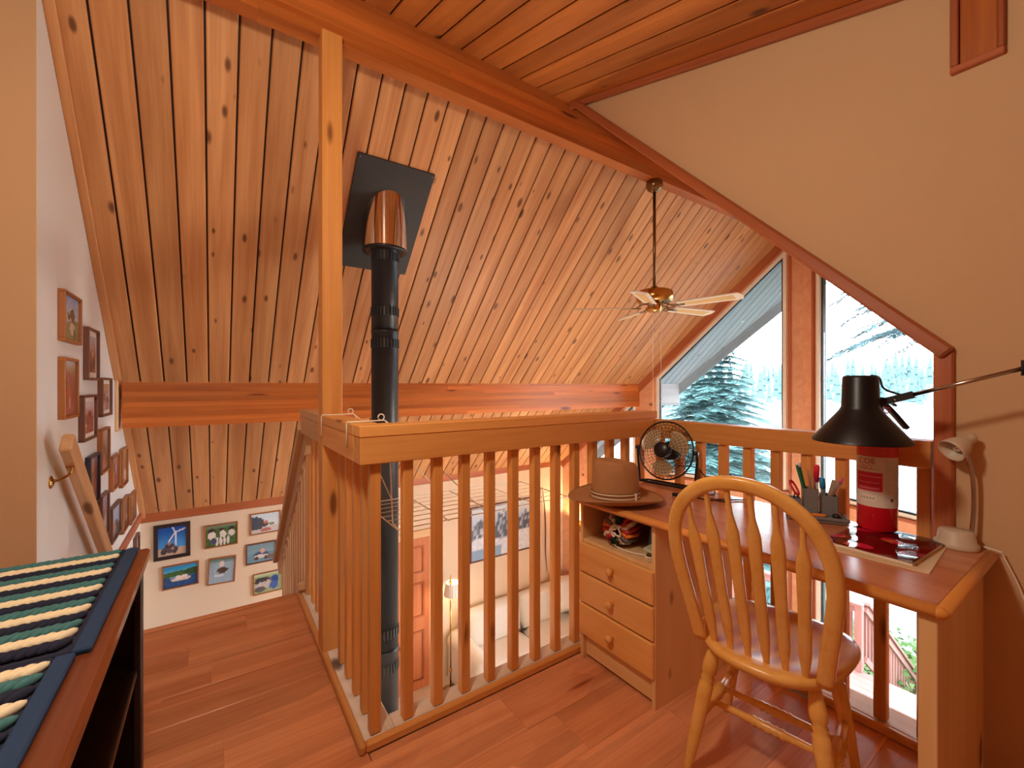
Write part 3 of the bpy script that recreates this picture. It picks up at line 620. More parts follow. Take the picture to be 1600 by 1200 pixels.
FARPH = [
 (-0.488, -0.200, -0.448, -0.100, 'frame_dark', 0.034, turbine, 0, 'dark framed photo of a white wind turbine above a parked vehicle'),
 (-0.085, 0.205, -0.412, -0.176, 'frame_oak', 0.011, scene_fn((120, 150, 130), (70, 110, 60), (62, 96, 48), 0.72, [(0.2, 0.75, 0.12, 0.12, (52, 40, 38)), (0.2, 0.52, 0.13, 0.19, wh), (0.52, 0.76, 0.09, 0.1, (60, 44, 40)), (0.55, 0.55, 0.11, 0.17, wh), (0.83, 0.78, 0.1, 0.09, (56, 40, 40)), (0.84, 0.56, 0.11, 0.17, wh), (0.36, 0.2, 0.05, 0.22, wh), (0.48, 0.2, 0.05, 0.22, wh), (0.6, 0.2, 0.045, 0.2, wh), (0.72, 0.22, 0.045, 0.2, wh), (0.25, 0.26, 0.1, 0.14, (60, 80, 120))], 1), 0, 'oak framed photo of people in white sitting on grass'),
 (0.319, 0.610, -0.352, -0.123, 'frame_oak', 0.011, scene_fn((196, 222, 244), (220, 232, 244), (200, 196, 196), 0.34, [(0.12, 0.52, 0.33, 0.36, (58, 72, 98)), (0.45, 0.44, 0.16, 0.13, (70, 62, 70)), (0.5, 0.55, 0.08, 0.08, (190, 120, 110)), (0.72, 0.42, 0.1, 0.08, (120, 140, 110)), (0.5, 0.14, 0.2, 0.09, (186, 110, 100))], 2), 0, 'oak framed photo of a rider below a dark blue slope'),
 (-0.425, -0.130, -0.748, -0.515, 'frame_oak', 0.011, scene_fn((40, 140, 200), (120, 196, 224), (22, 70, 130), 0.5, [(0.5, 0.60, 0.7, 0.14, (70, 104, 60)), (0.9, 0.66, 0.3, 0.14, (52, 84, 50)), (0.5, 0.35, 0.28, 0.09, (220, 200, 190)), (0.45, 0.42, 0.12, 0.09, (236, 220, 214)), (0.62, 0.46, 0.1, 0.06, (230, 226, 226))], 3), 0, 'oak framed photo of a white motorboat on a blue lake'),
 (-0.055, 0.185, -0.80, -0.525, 'frame_oak', 0.011, scene_fn((92, 120, 110), (150, 176, 190), (150, 176, 196), 0.75, [(0.48, 0.74, 0.1, 0.13, wh), (0.5, 0.5, 0.2, 0.13, (92, 72, 66)), (0.62, 0.52, 0.14, 0.06, (76, 60, 56)), (0.4, 0.3, 0.22, 0.05, (210, 216, 224))], 4), math.radians(3), 'slightly crooked oak framed photo of a rider splashing through water'),
 (0.278, 0.566, -0.666, -0.445, 'frame_walnut', 0.013, scene_fn((110, 150, 170), (120, 160, 180), (96, 140, 164), 0.5, [(0.5, 0.42, 0.28, 0.13, (44, 74, 120)), (0.5, 0.3, 0.26, 0.1, (212, 208, 206)), (0.55, 0.6, 0.09, 0.14, (210, 170, 150)), (0.32, 0.2, 0.08, 0.1, (60, 50, 52)), (0.68, 0.2, 0.08, 0.1, (60, 50, 52)), (0.9, 0.2, 0.2, 0.14, (112, 92, 96))], 5), 0, 'walnut framed photo of a blue boat held on grey water'),
 (0.343, 0.639, -1.010, -0.780, 'frame_oak', 0.011, scene_fn((196, 216, 190), (150, 170, 120), (150, 164, 120), 0.8, [(0.3, 0.62, 0.3, 0.2, (58, 56, 66)), (0.3, 0.38, 0.28, 0.2, (190, 186, 186)), (0.2, 0.2, 0.2, 0.14, (90, 86, 92)), (0.72, 0.62, 0.14, 0.22, (46, 76, 150)), (0.68, 0.3, 0.16, 0.2, (60, 100, 180)), (0.5, 0.55, 0.07, 0.1, (200, 180, 170))], 6), 0, 'oak framed photo of a motorcycle and a person in blue'),
]
def framed(name, label, w, h, fw, mat, fn, base, rotz, roll=0.0, mat_board=0.0, depth=0.022, group=None):
    t = thing(name, label, 'picture', base, rotz, group)
    R_ = Matrix.Rotation(roll, 4, 'Y')
    for lo, hi, g in (((-w/2, -depth, -h/2), (w/2, 0, -h/2+fw), 'x'), ((-w/2, -depth, h/2-fw), (w/2, 0, h/2), 'x'), ((-w/2, -depth, -h/2+fw), (-w/2+fw, 0, h/2-fw), 'z'), ((w/2-fw, -depth, -h/2+fw), (w/2, 0, h/2-fw), 'z')):
        o = box('frame_side', lo, hi, mat, t, g, 0.002); o.matrix_basis = R_ @ o.matrix_basis
    iw, ih = w-2*fw, h-2*fw
    if mat_board:
        m = MB(); m.box((-iw/2, -depth*0.45, -ih/2), (iw/2, -0.002, ih/2)); m.build('mat_board', 'frame_white', t, R_)
        iw -= 2*mat_board; ih -= 2*mat_board
    picture('photo_print', iw, ih, fn, 'photo_print', t, R_ @ T(0, -depth*0.5, 0))
    return t
for (x0, x1, z0, z1, mt, fw, fn, roll, lab) in FARPH:
    framed('framed_photo', lab+', on the cream wall', x1-x0, z1-z0, fw, mt, fn, ((x0+x1)/2, EY, (z0+z1)/2), 0, roll, group='framed photos in the stairwell')
LEFTPH = [
 (2.93, 1.592, 0.31, 0.237, 'frame_oak', 0, ((150, 180, 226), (196, 214, 240), (128, 130, 80), 0.45), 'topmost oak framed photo on the white wall, blue sky over a green field'),
 (3.37, 1.444, 0.27, 0.292, 'frame_walnut', 0.03, ((170, 186, 210), (190, 150, 130), (150, 96, 70), 0.6), 'walnut framed upright photo next to the sloping ceiling, above the level beam'),
 (2.90, 1.256, 0.25, 0.287, 'frame_oak', 0, ((200, 214, 220), (170, 130, 90), (150, 90, 80), 0.75), 'oak framed upright brown photo directly below the blue sky photo'),
 (3.29, 1.093, 0.31, 0.248, 'frame_walnut', 0.024, ((216, 216, 226), (190, 150, 150), (140, 74, 66), 0.55), 'walnut framed photo with white mat above the end of the handrail'),
 (3.74, 1.196, 0.30, 0.242, 'frame_walnut', 0.024, ((190, 150, 110), (170, 150, 150), (160, 130, 130), 0.5), 'walnut framed photo with white mat beside the end of the level beam'),
 (3.70, 0.862, 0.25, 0.28, 'frame_oak', 0, ((196, 190, 176), (170, 150, 130), (150, 134, 120), 0.5), 'oak framed upright grey photo below the beam'),
 (3.40, 0.730, 0.25, 0.285, 'frame_black', 0, ((170, 160, 210), (170, 110, 80), (120, 70, 56), 0.7), 'thin black framed upright photo just above the handrail'),
 (4.05, 0.668, 0.27, 0.235, 'frame_oak', 0, ((180, 150, 140), (160, 120, 110), (150, 110, 104), 0.5), 'oak framed pinkish photo, left of a matching upright one'),
 (4.42, 0.645, 0.25, 0.285, 'frame_oak', 0, ((170, 140, 110), (150, 116, 90), (140, 100, 80), 0.5), 'narrow looking oak framed photo next to the lower sloping ceiling'),
 (3.69, 0.455, 0.23, 0.272, 'frame_walnut', 0, ((170, 180, 220), (150, 140, 150), (140, 120, 120), 0.6), 'walnut framed bluish upright photo behind the handrail'),
 (4.07, 0.320, 0.34, 0.240, 'frame_walnut', 0, ((176, 206, 236), (150, 186, 220), (70, 100, 110), 0.35), 'walnut framed photo of pale blue sky over water, lowest row'),
 (4.46, 0.275, 0.28, 0.25, 'frame_oak', 0, ((150, 120, 96), (130, 106, 90), (120, 96, 84), 0.5), 'oak framed brown photo in the lowest row, between two others'),
 (4.83, 0.240, 0.28, 0.24, 'frame_oak', 0, ((150, 126, 110), (140, 114, 96), (120, 100, 84), 0.5), 'oak framed brown photo at the end of the lowest row, by the corner'),
 (4.72, -0.20, 0.22, 0.2, 'frame_walnut', 0, ((150, 126, 110), (140, 114, 96), (120, 100, 84), 0.5), 'small walnut framed photo below the horizontal wall trim'),
 (5.08, -0.17, 0.22, 0.2, 'frame_walnut', 0, ((150, 146, 150), (140, 134, 126), (120, 100, 84), 0.5), 'small walnut framed photo below the trim, nearest the corner'),
]
for n_, (yy, zz, w_, h_, mt, mb_, (a, b, c, hz), lab) in enumerate(LEFTPH):
    rnd = random.Random(n_*5+1)
    blobs = [(rnd.uniform(.2, .8), rnd.uniform(.15, .6), rnd.uniform(.06, .2), rnd.uniform(.06, .2), mixc(c, rnd.choice([(230, 226, 220), (60, 50, 50), (180, 90, 60)]), 0.7)) for _ in range(6)]
    framed('framed_photo', lab, w_, h_, 0.014, mt, scene_fn(a, b, c, hz, blobs, n_+10, 40), (-0.585, yy, zz), PI/2, 0, mb_, 0.026, group='framed photos in the stairwell')

# ================================================================== BOOKCASE AND BRAIDED MATS
BKX, BKY, BKH = -0.166, 1.767, 0.76
bc = thing('bookcase', 'low dark wooden bookcase with a worn cherry top', 'bookcase', (-0.36, 1.1, 0))
def K(p): return (p[0]+0.36, p[1]-1.1, p[2])
box('top', K((-0.56, 0.42, 0.728)), K((BKX, BKY, BKH)), 'cherry_dark', bc, 'y', 0.006)
box('side_panel', K((-0.54, 1.725, 0)), K((-0.185, 1.745, 0.728)), 'espresso', bc, 'z'); box('side_panel', K((-0.54, 0.44, 0)), K((-0.185, 0.46, 0.728)), 'espresso', bc, 'z')
box('front_stile', K((-0.20, 1.70, 0)), K((-0.18, 1.745, 0.70)), 'espresso', bc, 'z'); box('back_panel', K((-0.552, 0.44, 0.02)), K((-0.542, 1.745, 0.728)), 'espresso', bc, 'y')
box('shelf', K((-0.54, 0.46, 0.40)), K((-0.19, 1.70, 0.42)), 'espresso', bc, 'y'); box('shelf', K((-0.54, 0.46, 0.06)), K((-0.19, 1.70, 0.08)), 'espresso', bc, 'y'); box('apron', K((-0.20, 0.46, 0.69)), K((-0.18, 1.70, 0.728)), 'espresso', bc, 'y')
BR = {}
def braid(color, L):
    if (color, L) in BR: return BR[(color, L)]
    m = MB(); n_ = int(L/0.0145)
    for k in range(n_):
        m.ball((-L/2+0.0145*(k+0.5), 0, 0.0085+0.0008*(k % 2)), (0.0205, 0.0068, 0.0095), 9, 5, 0, Matrix.Rotation(0.78+0.06*math.sin(k*2.1), 4, 'Z'))
    me = m.mesh(color); BR[(color, L)] = me; return me
def mat_(label, y0, y1, seq, x0, x1, zt, hgt):
    t = thing('braided_mat', label, 'mat', ((x0+x1)/2, (y0+y1)/2, zt), group='braided mats on the bookcase'); hx = (x1-x0)/2; hy = (y1-y0)/2
    box('backing', (-hx, -hy, 0), (hx, hy, hgt*0.5), 'braid_navy', t, 'x', 0.001)
    box('binding', (hx-0.026, -hy, 0.0), (hx+0.003, hy, hgt), 'braid_edge', t, 'y', 0.003)
    for e_ in (-hy, hy-0.014): box('binding', (-hx, e_, 0.0), (hx-0.026, e_+0.014, hgt), 'braid_navy', t, 'x', 0.003)
    n_ = len(seq); p = (2*hy-0.034)/n_
    for k, c in enumerate(seq):
        L = (2*hx-0.028); o = link('braid_row', braid('braid_'+c, round(L, 3)), t, T(-0.013, hy-0.017-p*(k+0.5), hgt*0.35)); o.scale = (1, p/0.034, 1)
mat_('striped navy green and cream braided mat lying flat on the bookcase, at the stair end', 1.135, 1.752, ['green', 'cream', 'navy']*5, -0.555, -0.196, BKH, 0.012)
mat_('striped braided mat on the bookcase, the one farther from the stairs', 0.52, 1.128, ['cream', 'green', 'navy']*5, -0.555, -0.216, BKH, 0.013)

# ================================================================== DESK
DZ = 0.755; DX0, DX1, DY0, DY1 = 1.372, 1.990, 0.245, 1.492
dk = thing('desk', 'pine desk with glossy red brown top and drawer pedestal with open cubby', 'desk', (1.68, 0.87, 0))
def D(p): return (p[0]-1.68, p[1]-0.87, p[2])
def dbox(nm, lo, hi, mat, g=None, bev=0.003, par=None): return box(nm, D(lo), D(hi), mat, par or dk, g, bev)
dbox('desk_top', (DX0+0.022, DY0+0.022, DZ-0.028), (DX1, DY1, DZ), 'desk_top', 'y', 0.002)
m = MB()
ro = [(0.0, -0.0305), (0.012, -0.028), (0.0195, -0.021), (0.022, -0.0145), (0.0195, -0.008), (0.012, -0.0015), (0.0, 0.0003)]
path = [(DX0+0.022, DY1), (DX0+0.022, DY0+0.022)]
def edge(p0, p1, nrm):
    mm = MB(); a = Vector((*p0, DZ)); b = Vector((*p1, DZ)); nv = Vector((*nrm, 0)); k = len(ro)
    v = [a+nv*q+Vector((0, 0, z)) for q, z in ro]+[b+nv*q+Vector((0, 0, z)) for q, z in ro]
    mm.add([Vector(D(p)) for p in v], [(i, i+1, k+i+1, k+i) for i in range(k-1)]+[tuple(range(k)), tuple(range(2*k-1, k-1, -1))], 0, True); return mm
e_ = edge((DX0+0.022, DY1), (DX0+0.022, DY0+0.022), (-1, 0))
cc = Vector((DX0+0.022, DY0+0.022, DZ)); cv = []; k = len(ro); ns = 6
for j in range(ns+1):
    a = PI+PI/2*j/ns; nv = Vector((math.cos(a), math.sin(a), 0)); cv += [Vector(D(cc+nv*q+Vector((0, 0, z)))) for q, z in ro]
e_.add(cv, [(j*k+i, j*k+i+1, (j+1)*k+i+1, (j+1)*k+i) for j in range(ns) for i in range(k-1)], 0, True)
e2_ = edge((DX0+0.022, DY0+0.022), (DX1, DY0+0.022), (0, -1)); e_.add(e2_.v, e2_.f, 0, True)
e_.build('bullnose_edge', 'desk_edge', dk)
dbox('end_panel', (1.405, 0.275, 0.0), (1.975, 0.296, DZ-0.029), 'pine_light', 'z', 0.002)
dbox('front_edge_strip', (1.397, 0.268, 0.0), (1.405, 0.303, DZ-0.029), 'pine_light', 'z', 0.002)
dbox('modesty_rail', (1.955, 0.296, 0.60), (1.972, 1.06, 0.72), 'pine_light', 'y')
CX, CY0, CY1 = 1.413, 1.068, 1.486
dbox('side_panel', (CX, CY0, 0.0), (1.975, CY0+0.018, DZ-0.029), 'pine_light', 'z', 0.0015); dbox('side_panel', (CX, CY1-0.018, 0.0), (1.975, CY1, DZ-0.029), 'pine_light', 'z', 0.0015)
dbox('cubby_floor', (CX+0.003, CY0+0.018, 0.542), (1.965, CY1-0.018, 0.558), 'pine_light', 'x', 0.001)
dbox('back_panel', (1.965, CY0+0.018, 0.05), (1.973, CY1-0.018, DZ-0.029), 'pine_light', 'z', 0.001); dbox('plinth', (CX+0.022, CY0+0.018, 0.015), (CX+0.04, CY1-0.018, 0.118), 'pine_light', 'y', 0.001)
for z0, z1 in ((0.408, 0.545), (0.268, 0.405), (0.119, 0.265)):
    dr = dbox('drawer', (CX-0.014, CY0+0.002, z0+0.0015), (CX+0.006, CY1-0.002, z1-0.0015), 'pine_drawer', 'y', 0.007)
    kn = MB(); kn.lathe([(0, 0), (0.010, 0), (0.009, 0.008), (0.0125, 0.014), (0.0165, 0.021), (0.0165, 0.028), (0.012, 0.034), (0, 0.036)], 18, Matrix.Rotation(-PI/2, 4, 'Y'))
    kn.build('knob', 'pine_drawer', dr, dr.matrix_basis.inverted() @ T(*D((CX-0.0135, 1.277, (z0+z1)/2))))

# things in the cubby
ZC = 0.558
yr = thing('yarn_bundle', 'bundle of colourful striped yarn with pale cord in the desk cubby', 'yarn', (1.50, 1.315, ZC+0.078))
cols = ['yarn_red', 'yarn_orange', 'yarn_grey', 'yarn_white', 'yarn_green', 'braid_navy', 'yarn_red', 'yarn_white']
Ry = Matrix.Rotation(0.35, 4, 'Z')
for k in range(16):
    a = 2*PI*k/16; m = MB()
    for q in range(3):
        rr = 0.058-0.006*q; aa = a+0.1*(q-1)
        m.tube([Ry @ Vector((-0.05+0.03*abs(q-1), rr*0.45*math.cos(aa), rr*0.45*math.sin(aa))), Ry @ Vector((-0.06, rr*math.cos(aa), rr*math.sin(aa))), Ry @ Vector((0.0, rr*1.28*math.cos(aa), rr*1.28*math.sin(aa))), Ry @ Vector((0.08, rr*1.2*math.cos(aa), rr*1.2*math.sin(aa)))], 0.0085, 6)
    m.build('strand', cols[k % 8], yr)
m = MB(); rn = random.Random(3)
m.tube(bez([Ry @ Vector((-0.062-0.008*rn.random(), rn.uniform(-0.03, 0.03), rn.uniform(-0.03, 0.03))) for _ in range(14)], 4), 0.004, 6); m.build('pale_cord', 'yarn_white', yr)
m = MB(); m.tube(bez([(1.46, 1.34, ZC+0.09), (1.445, 1.335, ZC+0.03), (1.45, 1.29, ZC+0.006), (1.45, 1.22, ZC+0.006), (1.47, 1.17, ZC+0.006), (1.50, 1.14, ZC+0.006), (1.52, 1.16, ZC+0.006)], 6), 0.0035, 6)
tag(m.build('white_cord', 'wire_white'), 'thin white cord curling in front of the yarn bundle', 'rope')  # a white cord rather than a rope
bk = thing('notebook', 'blue notebook leaning inside the desk cubby', 'book', (1.60, 1.225, ZC)); box('cover', (-0.09, -0.006, 0.0), (0.09, 0.006, 0.15), 'book_blue', bk); box('pages', (-0.088, -0.004, 0.003), (0.092, 0.004, 0.147), 'white_plastic', bk)
bk.rotation_euler = (0.12, 0, 0.5)
bx = tag(box('storage_box', (1.56, 1.092, ZC), (1.80, 1.14, ZC+0.14), 'box_green'), 'dark green box at the back of the desk cubby', 'box')
cc_ = thing('cable_coil', 'coiled pale cable in the corner of the desk cubby', 'cable', (1.475, 1.122, ZC))
for q in range(3):
    m = MB(); m.tube([(0.036*math.cos(a)*(1+0.1*q), 0.026*math.sin(a), 0.006+0.007*q) for a in [k*PI/9 for k in range(18)]], 0.0035, 6, closed=True); m.build('loop', 'wire_white', cc_)
pd = thing('paper_pad', 'pale green folded papers leaning in the desk cubby', 'papers', (1.478, 1.124, ZC+0.026))
for k in range(3): box('sheet', (-0.05, -0.03, 0.004*k+0.01), (0.08, 0.03, 0.004*k+0.0125), ('pad_green', 'white_plastic', 'pad_green')[k], pd)
pd.rotation_euler = (0.25, 0.12, 0.3)

# hat
HX, HY = 1.462, 1.315
ht = thing('felt_hat', 'brown felt wide brimmed hat with striped band on the desk', 'hat', (HX, HY, DZ+0.002), -math.atan2(465, 675)); ht.scale = (0.94, 0.94, 1.12)
vv = []; ff = []; seg = 48
prof = [(0.50, 0.018), (0.62, 0.012), (0.78, 0.008), (0.92, 0.012), (1.0, 0.016), (1.0, 0.019), (0.92, 0.0155), (0.78, 0.0115), (0.62, 0.016), (0.50, 0.022)]
ax, ay = 0.222, 0.185
for k in range(seg):
    a = 2*PI*k/seg
    for r, z in prof:
        side = abs(math.sin(a)); lift = 0.022*(max(0, (r-0.55))/0.45)**2*side*side
        tipd = -0.002*max(0, r-0.6); vv.append((ax*r*math.cos(a), ay*r*math.sin(a), z+lift+tipd))
n_ = len(prof); ff = [(k*n_+i, ((k+1) % seg)*n_+i, ((k+1) % seg)*n_+(i+1) % n_, k*n_+(i+1) % n_) for k in range(seg) for i in range(n_)]
m = MB(); m.add(vv, ff, 0, True); m.build('brim', 'hat_felt', ht)
vv = []; lev = [(0.0, 1.0, 0.014), (0.25, 0.985, 0.05), (0.5, 0.97, 0.09), (0.75, 0.94, 0.128), (0.9, 0.89, 0.15), (0.97, 0.80, 0.162), (1.0, 0.66, 0.164), (1.0, 0.42, 0.152), (1.0, 0.2, 0.140), (1.0, 0.0, 0.136)]
for k in range(seg):
    a = 2*PI*k/seg
    for t, s_, z in lev:
        x_ = 0.112*s_*math.cos(a); y_ = 0.094*s_*math.sin(a)
        dent = 0.006*math.exp(-((x_-0.07)/0.04)**2)*(t > 0.8)+0.016*math.exp(-((x_-0.01)/0.05)**2-(y_/0.03)**2)*(t > 0.9)
        pin = 1.0-0.13*max(0, t-0.4)*(x_ > 0.03); vv.append((x_, y_*pin, z-dent+(0.005*(-x_/0.1) if t > 0.85 else 0)))
n_ = len(lev); m = MB(); m.add(vv, [(k*n_+i, ((k+1) % seg)*n_+i, ((k+1) % seg)*n_+i+1, k*n_+i+1) for k in range(seg) for i in range(n_-1)], 0, True); m.build('crown', 'hat_felt', ht)
for z0, z1, mt, e in ((0.020, 0.046, 'band_dark', 1.015), (0.023, 0.029, 'band_tan', 1.022), (0.031, 0.036, 'band_brown', 1.022), (0.038, 0.0435, 'band_tan', 1.022)):
    m = MB(); vv = []
    for k in range(seg):
        a = 2*PI*k/seg; vv += [(0.112*e*math.cos(a), 0.094*e*math.sin(a), z0), (0.112*e*math.cos(a)*0.995, 0.094*e*math.sin(a)*0.995, z1)]
    m.add(vv, [(2*k, 2*((k+1) % seg), 2*((k+1) % seg)+1, 2*k+1) for k in range(seg)], 0, True); m.build('hat_band', mt, ht)
box('band_keeper', (0.070, -0.086, 0.019), (0.078, -0.070, 0.047), 'band_tan', ht); 

# desk fan
df = thing('desk_fan', 'black wire cage desk fan with translucent blades on a wire stand', 'fan', (1.885, 1.364, DZ), math.radians(180+8))
zc = 0.185; tilt = Matrix.Translation((0, 0, zc)) @ Matrix.Rotation(-0.16, 4, 'Y')
def ringpts(r, x_, n=40): return [tilt @ Vector((x_, r*math.cos(2*PI*k/n), r*math.sin(2*PI*k/n))) for k in range(n)]
m = MB(); m.tube(ringpts(0.145, 0.0, 48), 0.0042, 8, closed=True); m.build('cage_rim', 'black_metal', df)
def domex(r): return 0.048*(1-(r/0.145)**2)
for sg, nm in ((1, 'front_grille'), (-1, 'rear_grille')):
    m = MB()
    for j in range(1, 9): r = 0.145*j/9; m.tube(ringpts(r, sg*domex(r), 32), 0.0009, 4, closed=True)
    for k in range(40):
        a = 2*PI*k/40; m.tube([tilt @ Vector((sg*domex(r), r*math.cos(a), r*math.sin(a))) for r in (0.04, 0.075, 0.11, 0.145)], 0.0009, 4)
    m.build(nm, 'black_metal', df)
m = MB(); m.lathe([(0, 0.052), (0.036, 0.052), (0.040, 0.046), (0.040, 0.040), (0, 0.040)], 24, tilt @ Matrix.Rotation(PI/2, 4, 'Y')); m.build('hub_badge', 'black_plastic', df)
m = MB(); m.lathe([(0, 0.03), (0.03, 0.03), (0.034, 0.02), (0.034, -0.005), (0, -0.005)], 20, tilt @ Matrix.Rotation(PI/2, 4, 'Y')); m.build('blade_hub', 'black_plastic', df)
m = MB(); m.lathe([(0, -0.03), (0.045, -0.03), (0.05, -0.06), (0.04, -0.11), (0, -0.115)], 20, tilt @ Matrix.Rotation(PI/2, 4, 'Y')); m.build('motor', 'black_plastic', df)
for k in range(3):
    a0 = 2*PI*k/3+0.5; vv = []
    for j in range(9):
        r = 0.03+0.098*j/8; half = (0.30+0.62*math.sin(min(1, j/6.0)*1.4))*(1.0 if j < 7 else (0.8 if j == 7 else 0.45))
        for i in range(7):
            q = a0+half*(i/6-0.5)*1.5; tw = 0.012*(i/6-0.5)*2
            vv.append(tilt @ Vector((0.012+tw, r*math.cos(q), r*math.sin(q))))
    m = MB(); m.add(vv, [(j*7+i, j*7+i+1, (j+1)*7+i+1, (j+1)*7+i) for j in range(8) for i in range(6)], 0, True); m.build('blade', 'amber_blade', df)
m = MB(); m.tube(bez([(0.0, 0.155, zc), (-0.006, 0.160, zc-0.03), (-0.006, 0.152, 0.06), (-0.006, 0.148, 0.012), (-0.004, 0.13, 0.01), (0, 0, 0.01), (-0.004, -0.13, 0.01), (-0.006, -0.148, 0.012), (-0.006, -0.152, 0.06), (-0.006, -0.160, zc-0.03), (0.0, -0.155, zc)], 6), 0.0065, 8)
m.tube([(-0.006, 0.148, 0.010), (-0.06, 0.13, 0.008), (-0.06, -0.13, 0.008), (-0.006, -0.148, 0.010)], 0.0055, 8); m.build('stand', 'black_metal', df)
for sy in (-0.155, 0.155):
    m = MB(); m.lathe([(0, -0.012), (0.011, -0.012), (0.011, 0.012), (0, 0.012)], 12, T(0, sy, zc) @ Matrix.Rotation(PI/2, 4, 'X')); m.build('pivot_knob', 'black_plastic', df)
m = MB(); m.tube(bez([(1.965, 1.36, DZ+0.10), (1.985, 1.25, DZ+0.10), (1.965, 1.17, DZ+0.03), (1.93, 1.13, DZ+0.004), (1.90, 1.20, DZ+0.004), (1.86, 1.24, DZ+0.004), (1.82, 1.18, DZ+0.004), (1.85, 1.08, DZ+0.004), (1.94, 1.0, DZ+0.004)], 8), 0.003, 6)
tag(m.build('power_cord', 'black_plastic'), 'black power cord looping behind the desk fan', 'cord')
m = MB(); m.turned((1.80, 1.20, DZ+0.008), (1.83, 1.02, DZ+0.008), [(0, 0.006), (0.3, 0.008), (0.7, 0.008), (0.72, 0.005), (1, 0.004)], 10); tag(m.build('pen_tool', 'brass_dark'), 'thin bronze pen like tool lying on the desk behind the chair', 'tool')
m = MB(); m.turned((1.75, 1.23, DZ+0.009), (1.80, 1.16, DZ+0.009), [(0, 0.008), (0.5, 0.009), (1, 0.005)], 10); tag(m.build('plug', 'black_plastic'), 'small black plug lying on the desk behind the chair', 'plug')

# desk organiser and what stands in it
og = thing('desk_organizer', 'grey plastic desk organiser with three cups on a tray', 'desk organizer', (1.905, 0.70, DZ), math.radians(28))
m = MB(); m.prism([(-0.045, -0.085, 0.003), (0.055, -0.085, 0.003), (0.055, 0.10, 0.003), (-0.045, 0.10, 0.003)], (0, 0, 0.016)); m.build('tray_base', 'grey_plastic', og)
box('tray_rim', (-0.052, -0.092, 0.012), (-0.044, 0.10, 0.024), 'grey_plastic', og); box('tray_rim', (-0.052, -0.092, 0.012), (0.055, -0.084, 0.024), 'grey_plastic', og)
def cup(nm, x0, x1, y0, y1, h):
    m = MB(); z0 = 0.019; w = 0.0025
    m.box((x0, y0, z0), (x1, y1, z0+0.003))
    for lo, hi in (((x0, y0, z0), (x1, y0+w, h)), ((x0, y1-w, z0), (x1, y1, h)), ((x0, y0, z0), (x0+w, y1, h)), ((x1-w, y0, z0), (x1, y1, h))): m.box(lo, hi)
    return m.build(nm, 'grey_plastic', og)
cup('cup', -0.005, 0.05, -0.065, -0.012, 0.095); cup('cup', -0.002, 0.052, -0.004, 0.045, 0.115); cup('cup', 0.0, 0.05, 0.052, 0.098, 0.072)
Mo = T(1.905, 0.70, DZ) @ Matrix.Rotation(math.radians(28), 4, 'Z')
def pen(nm, label, cat, p0, p1, r, mt, tip=None, tipmat=None, flat=None):
    p0 = Mo @ Vector(p0); p1 = Mo @ Vector(p1); t = thing(nm, label, cat, p0); dlt = p1-p0
    m = MB()
    if flat: m.sweep([(0, 0, 0), dlt], [(-flat, -r), (flat, -r), (flat, r), (-flat, r)], (1, 0, 0), smooth=False)
    else: m.turned((0, 0, 0), dlt, [(0, r*0.8), (0.03, r), (0.97, r), (1, r*0.8)], 10)
    m.build('barrel', mt, t)
    if tip: m = MB(); m.turned(dlt*(1-tip), dlt*1.02, [(0, r*1.35), (0.9, r*1.35), (1, r*0.9)], 10); m.build('cap', tipmat, t)
pen('pen', 'green pen standing in the organiser', 'pen', (0.03, 0.02, 0.024), (0.022, 0.065, 0.20), 0.005, 'pen_green')
pen('pen', 'second green pen with pale end in the organiser', 'pen', (0.04, 0.02, 0.024), (0.035, 0.055, 0.205), 0.0045, 'pen_green', 0.08, 'pen_white')
pen('pencil', 'wooden pencil standing in the organiser', 'pencil', (0.03, 0.012, 0.024), (0.03, 0.028, 0.185), 0.004, 'pencil')
pen('pencil', 'tan pencil beside the red capped marker', 'pencil', (0.02, 0.008, 0.024), (0.022, 0.014, 0.17), 0.005, 'pencil')
pen('marker', 'white marker with big red cap in the organiser', 'marker', (0.04, 0.004, 0.024), (0.04, -0.004, 0.20), 0.007, 'pen_white', 0.36, 'pen_red')
pen('marker', 'blue capped grey marker in the organiser', 'marker', (0.028, -0.03, 0.024), (0.03, -0.018, 0.155), 0.007, 'grey_plastic', 0.3, 'pen_blue')
pen('ruler', 'short grey metal ruler leaning in the organiser', 'ruler', (0.02, -0.03, 0.024), (0.03, -0.062, 0.15), 0.0012, 'steel', flat=0.012)
pen('pen', 'white pen with pink end leaning out of the organiser', 'pen', (0.03, -0.03, 0.024), (0.03, -0.082, 0.158), 0.0045, 'pen_white', 0.16, 'pen_pink')
pen('pen', 'silver pen leaning out of the organiser', 'pen', (0.022, -0.024, 0.024), (0.012, -0.07, 0.145), 0.005, 'steel')
sc_ = thing('scissors', 'scissors with red handles standing in the organiser', 'scissors', Mo @ Vector((0.025, 0.072, 0.024)))
m = MB(); m.tube([(0.016*math.cos(a), 0.016*math.sin(a)*0.9+0.0, 0.085+0.026*math.sin(a)) for a in [k*PI/9 for k in range(18)]], 0.0045, 8, closed=True); m.build('handle', 'handle_red', sc_)
m = MB(); m.box((-0.004, -0.001, 0.0), (0.004, 0.001, 0.062)); m.build('blade', 'steel', sc_)
pc_ = thing('scissors', 'orange handled scissors lying on the organiser tray', 'scissors', Mo @ Vector((-0.030, 0.0, 0.0225)), math.radians(118))
m = MB(); m.tube([(0.022*math.cos(a), 0.010*math.sin(a), 0.003) for a in [k*PI/8 for k in range(16)]], 0.0035, 6, closed=True); m.ball((0, 0, 0.003), (0.02, 0.008, 0.003)); m.build('handle', 'handle_orange', pc_)
m = MB(); m.box((0.02, -0.004, 0.001), (0.085, 0.004, 0.004)); m.build('blade', 'black_plastic', pc_)
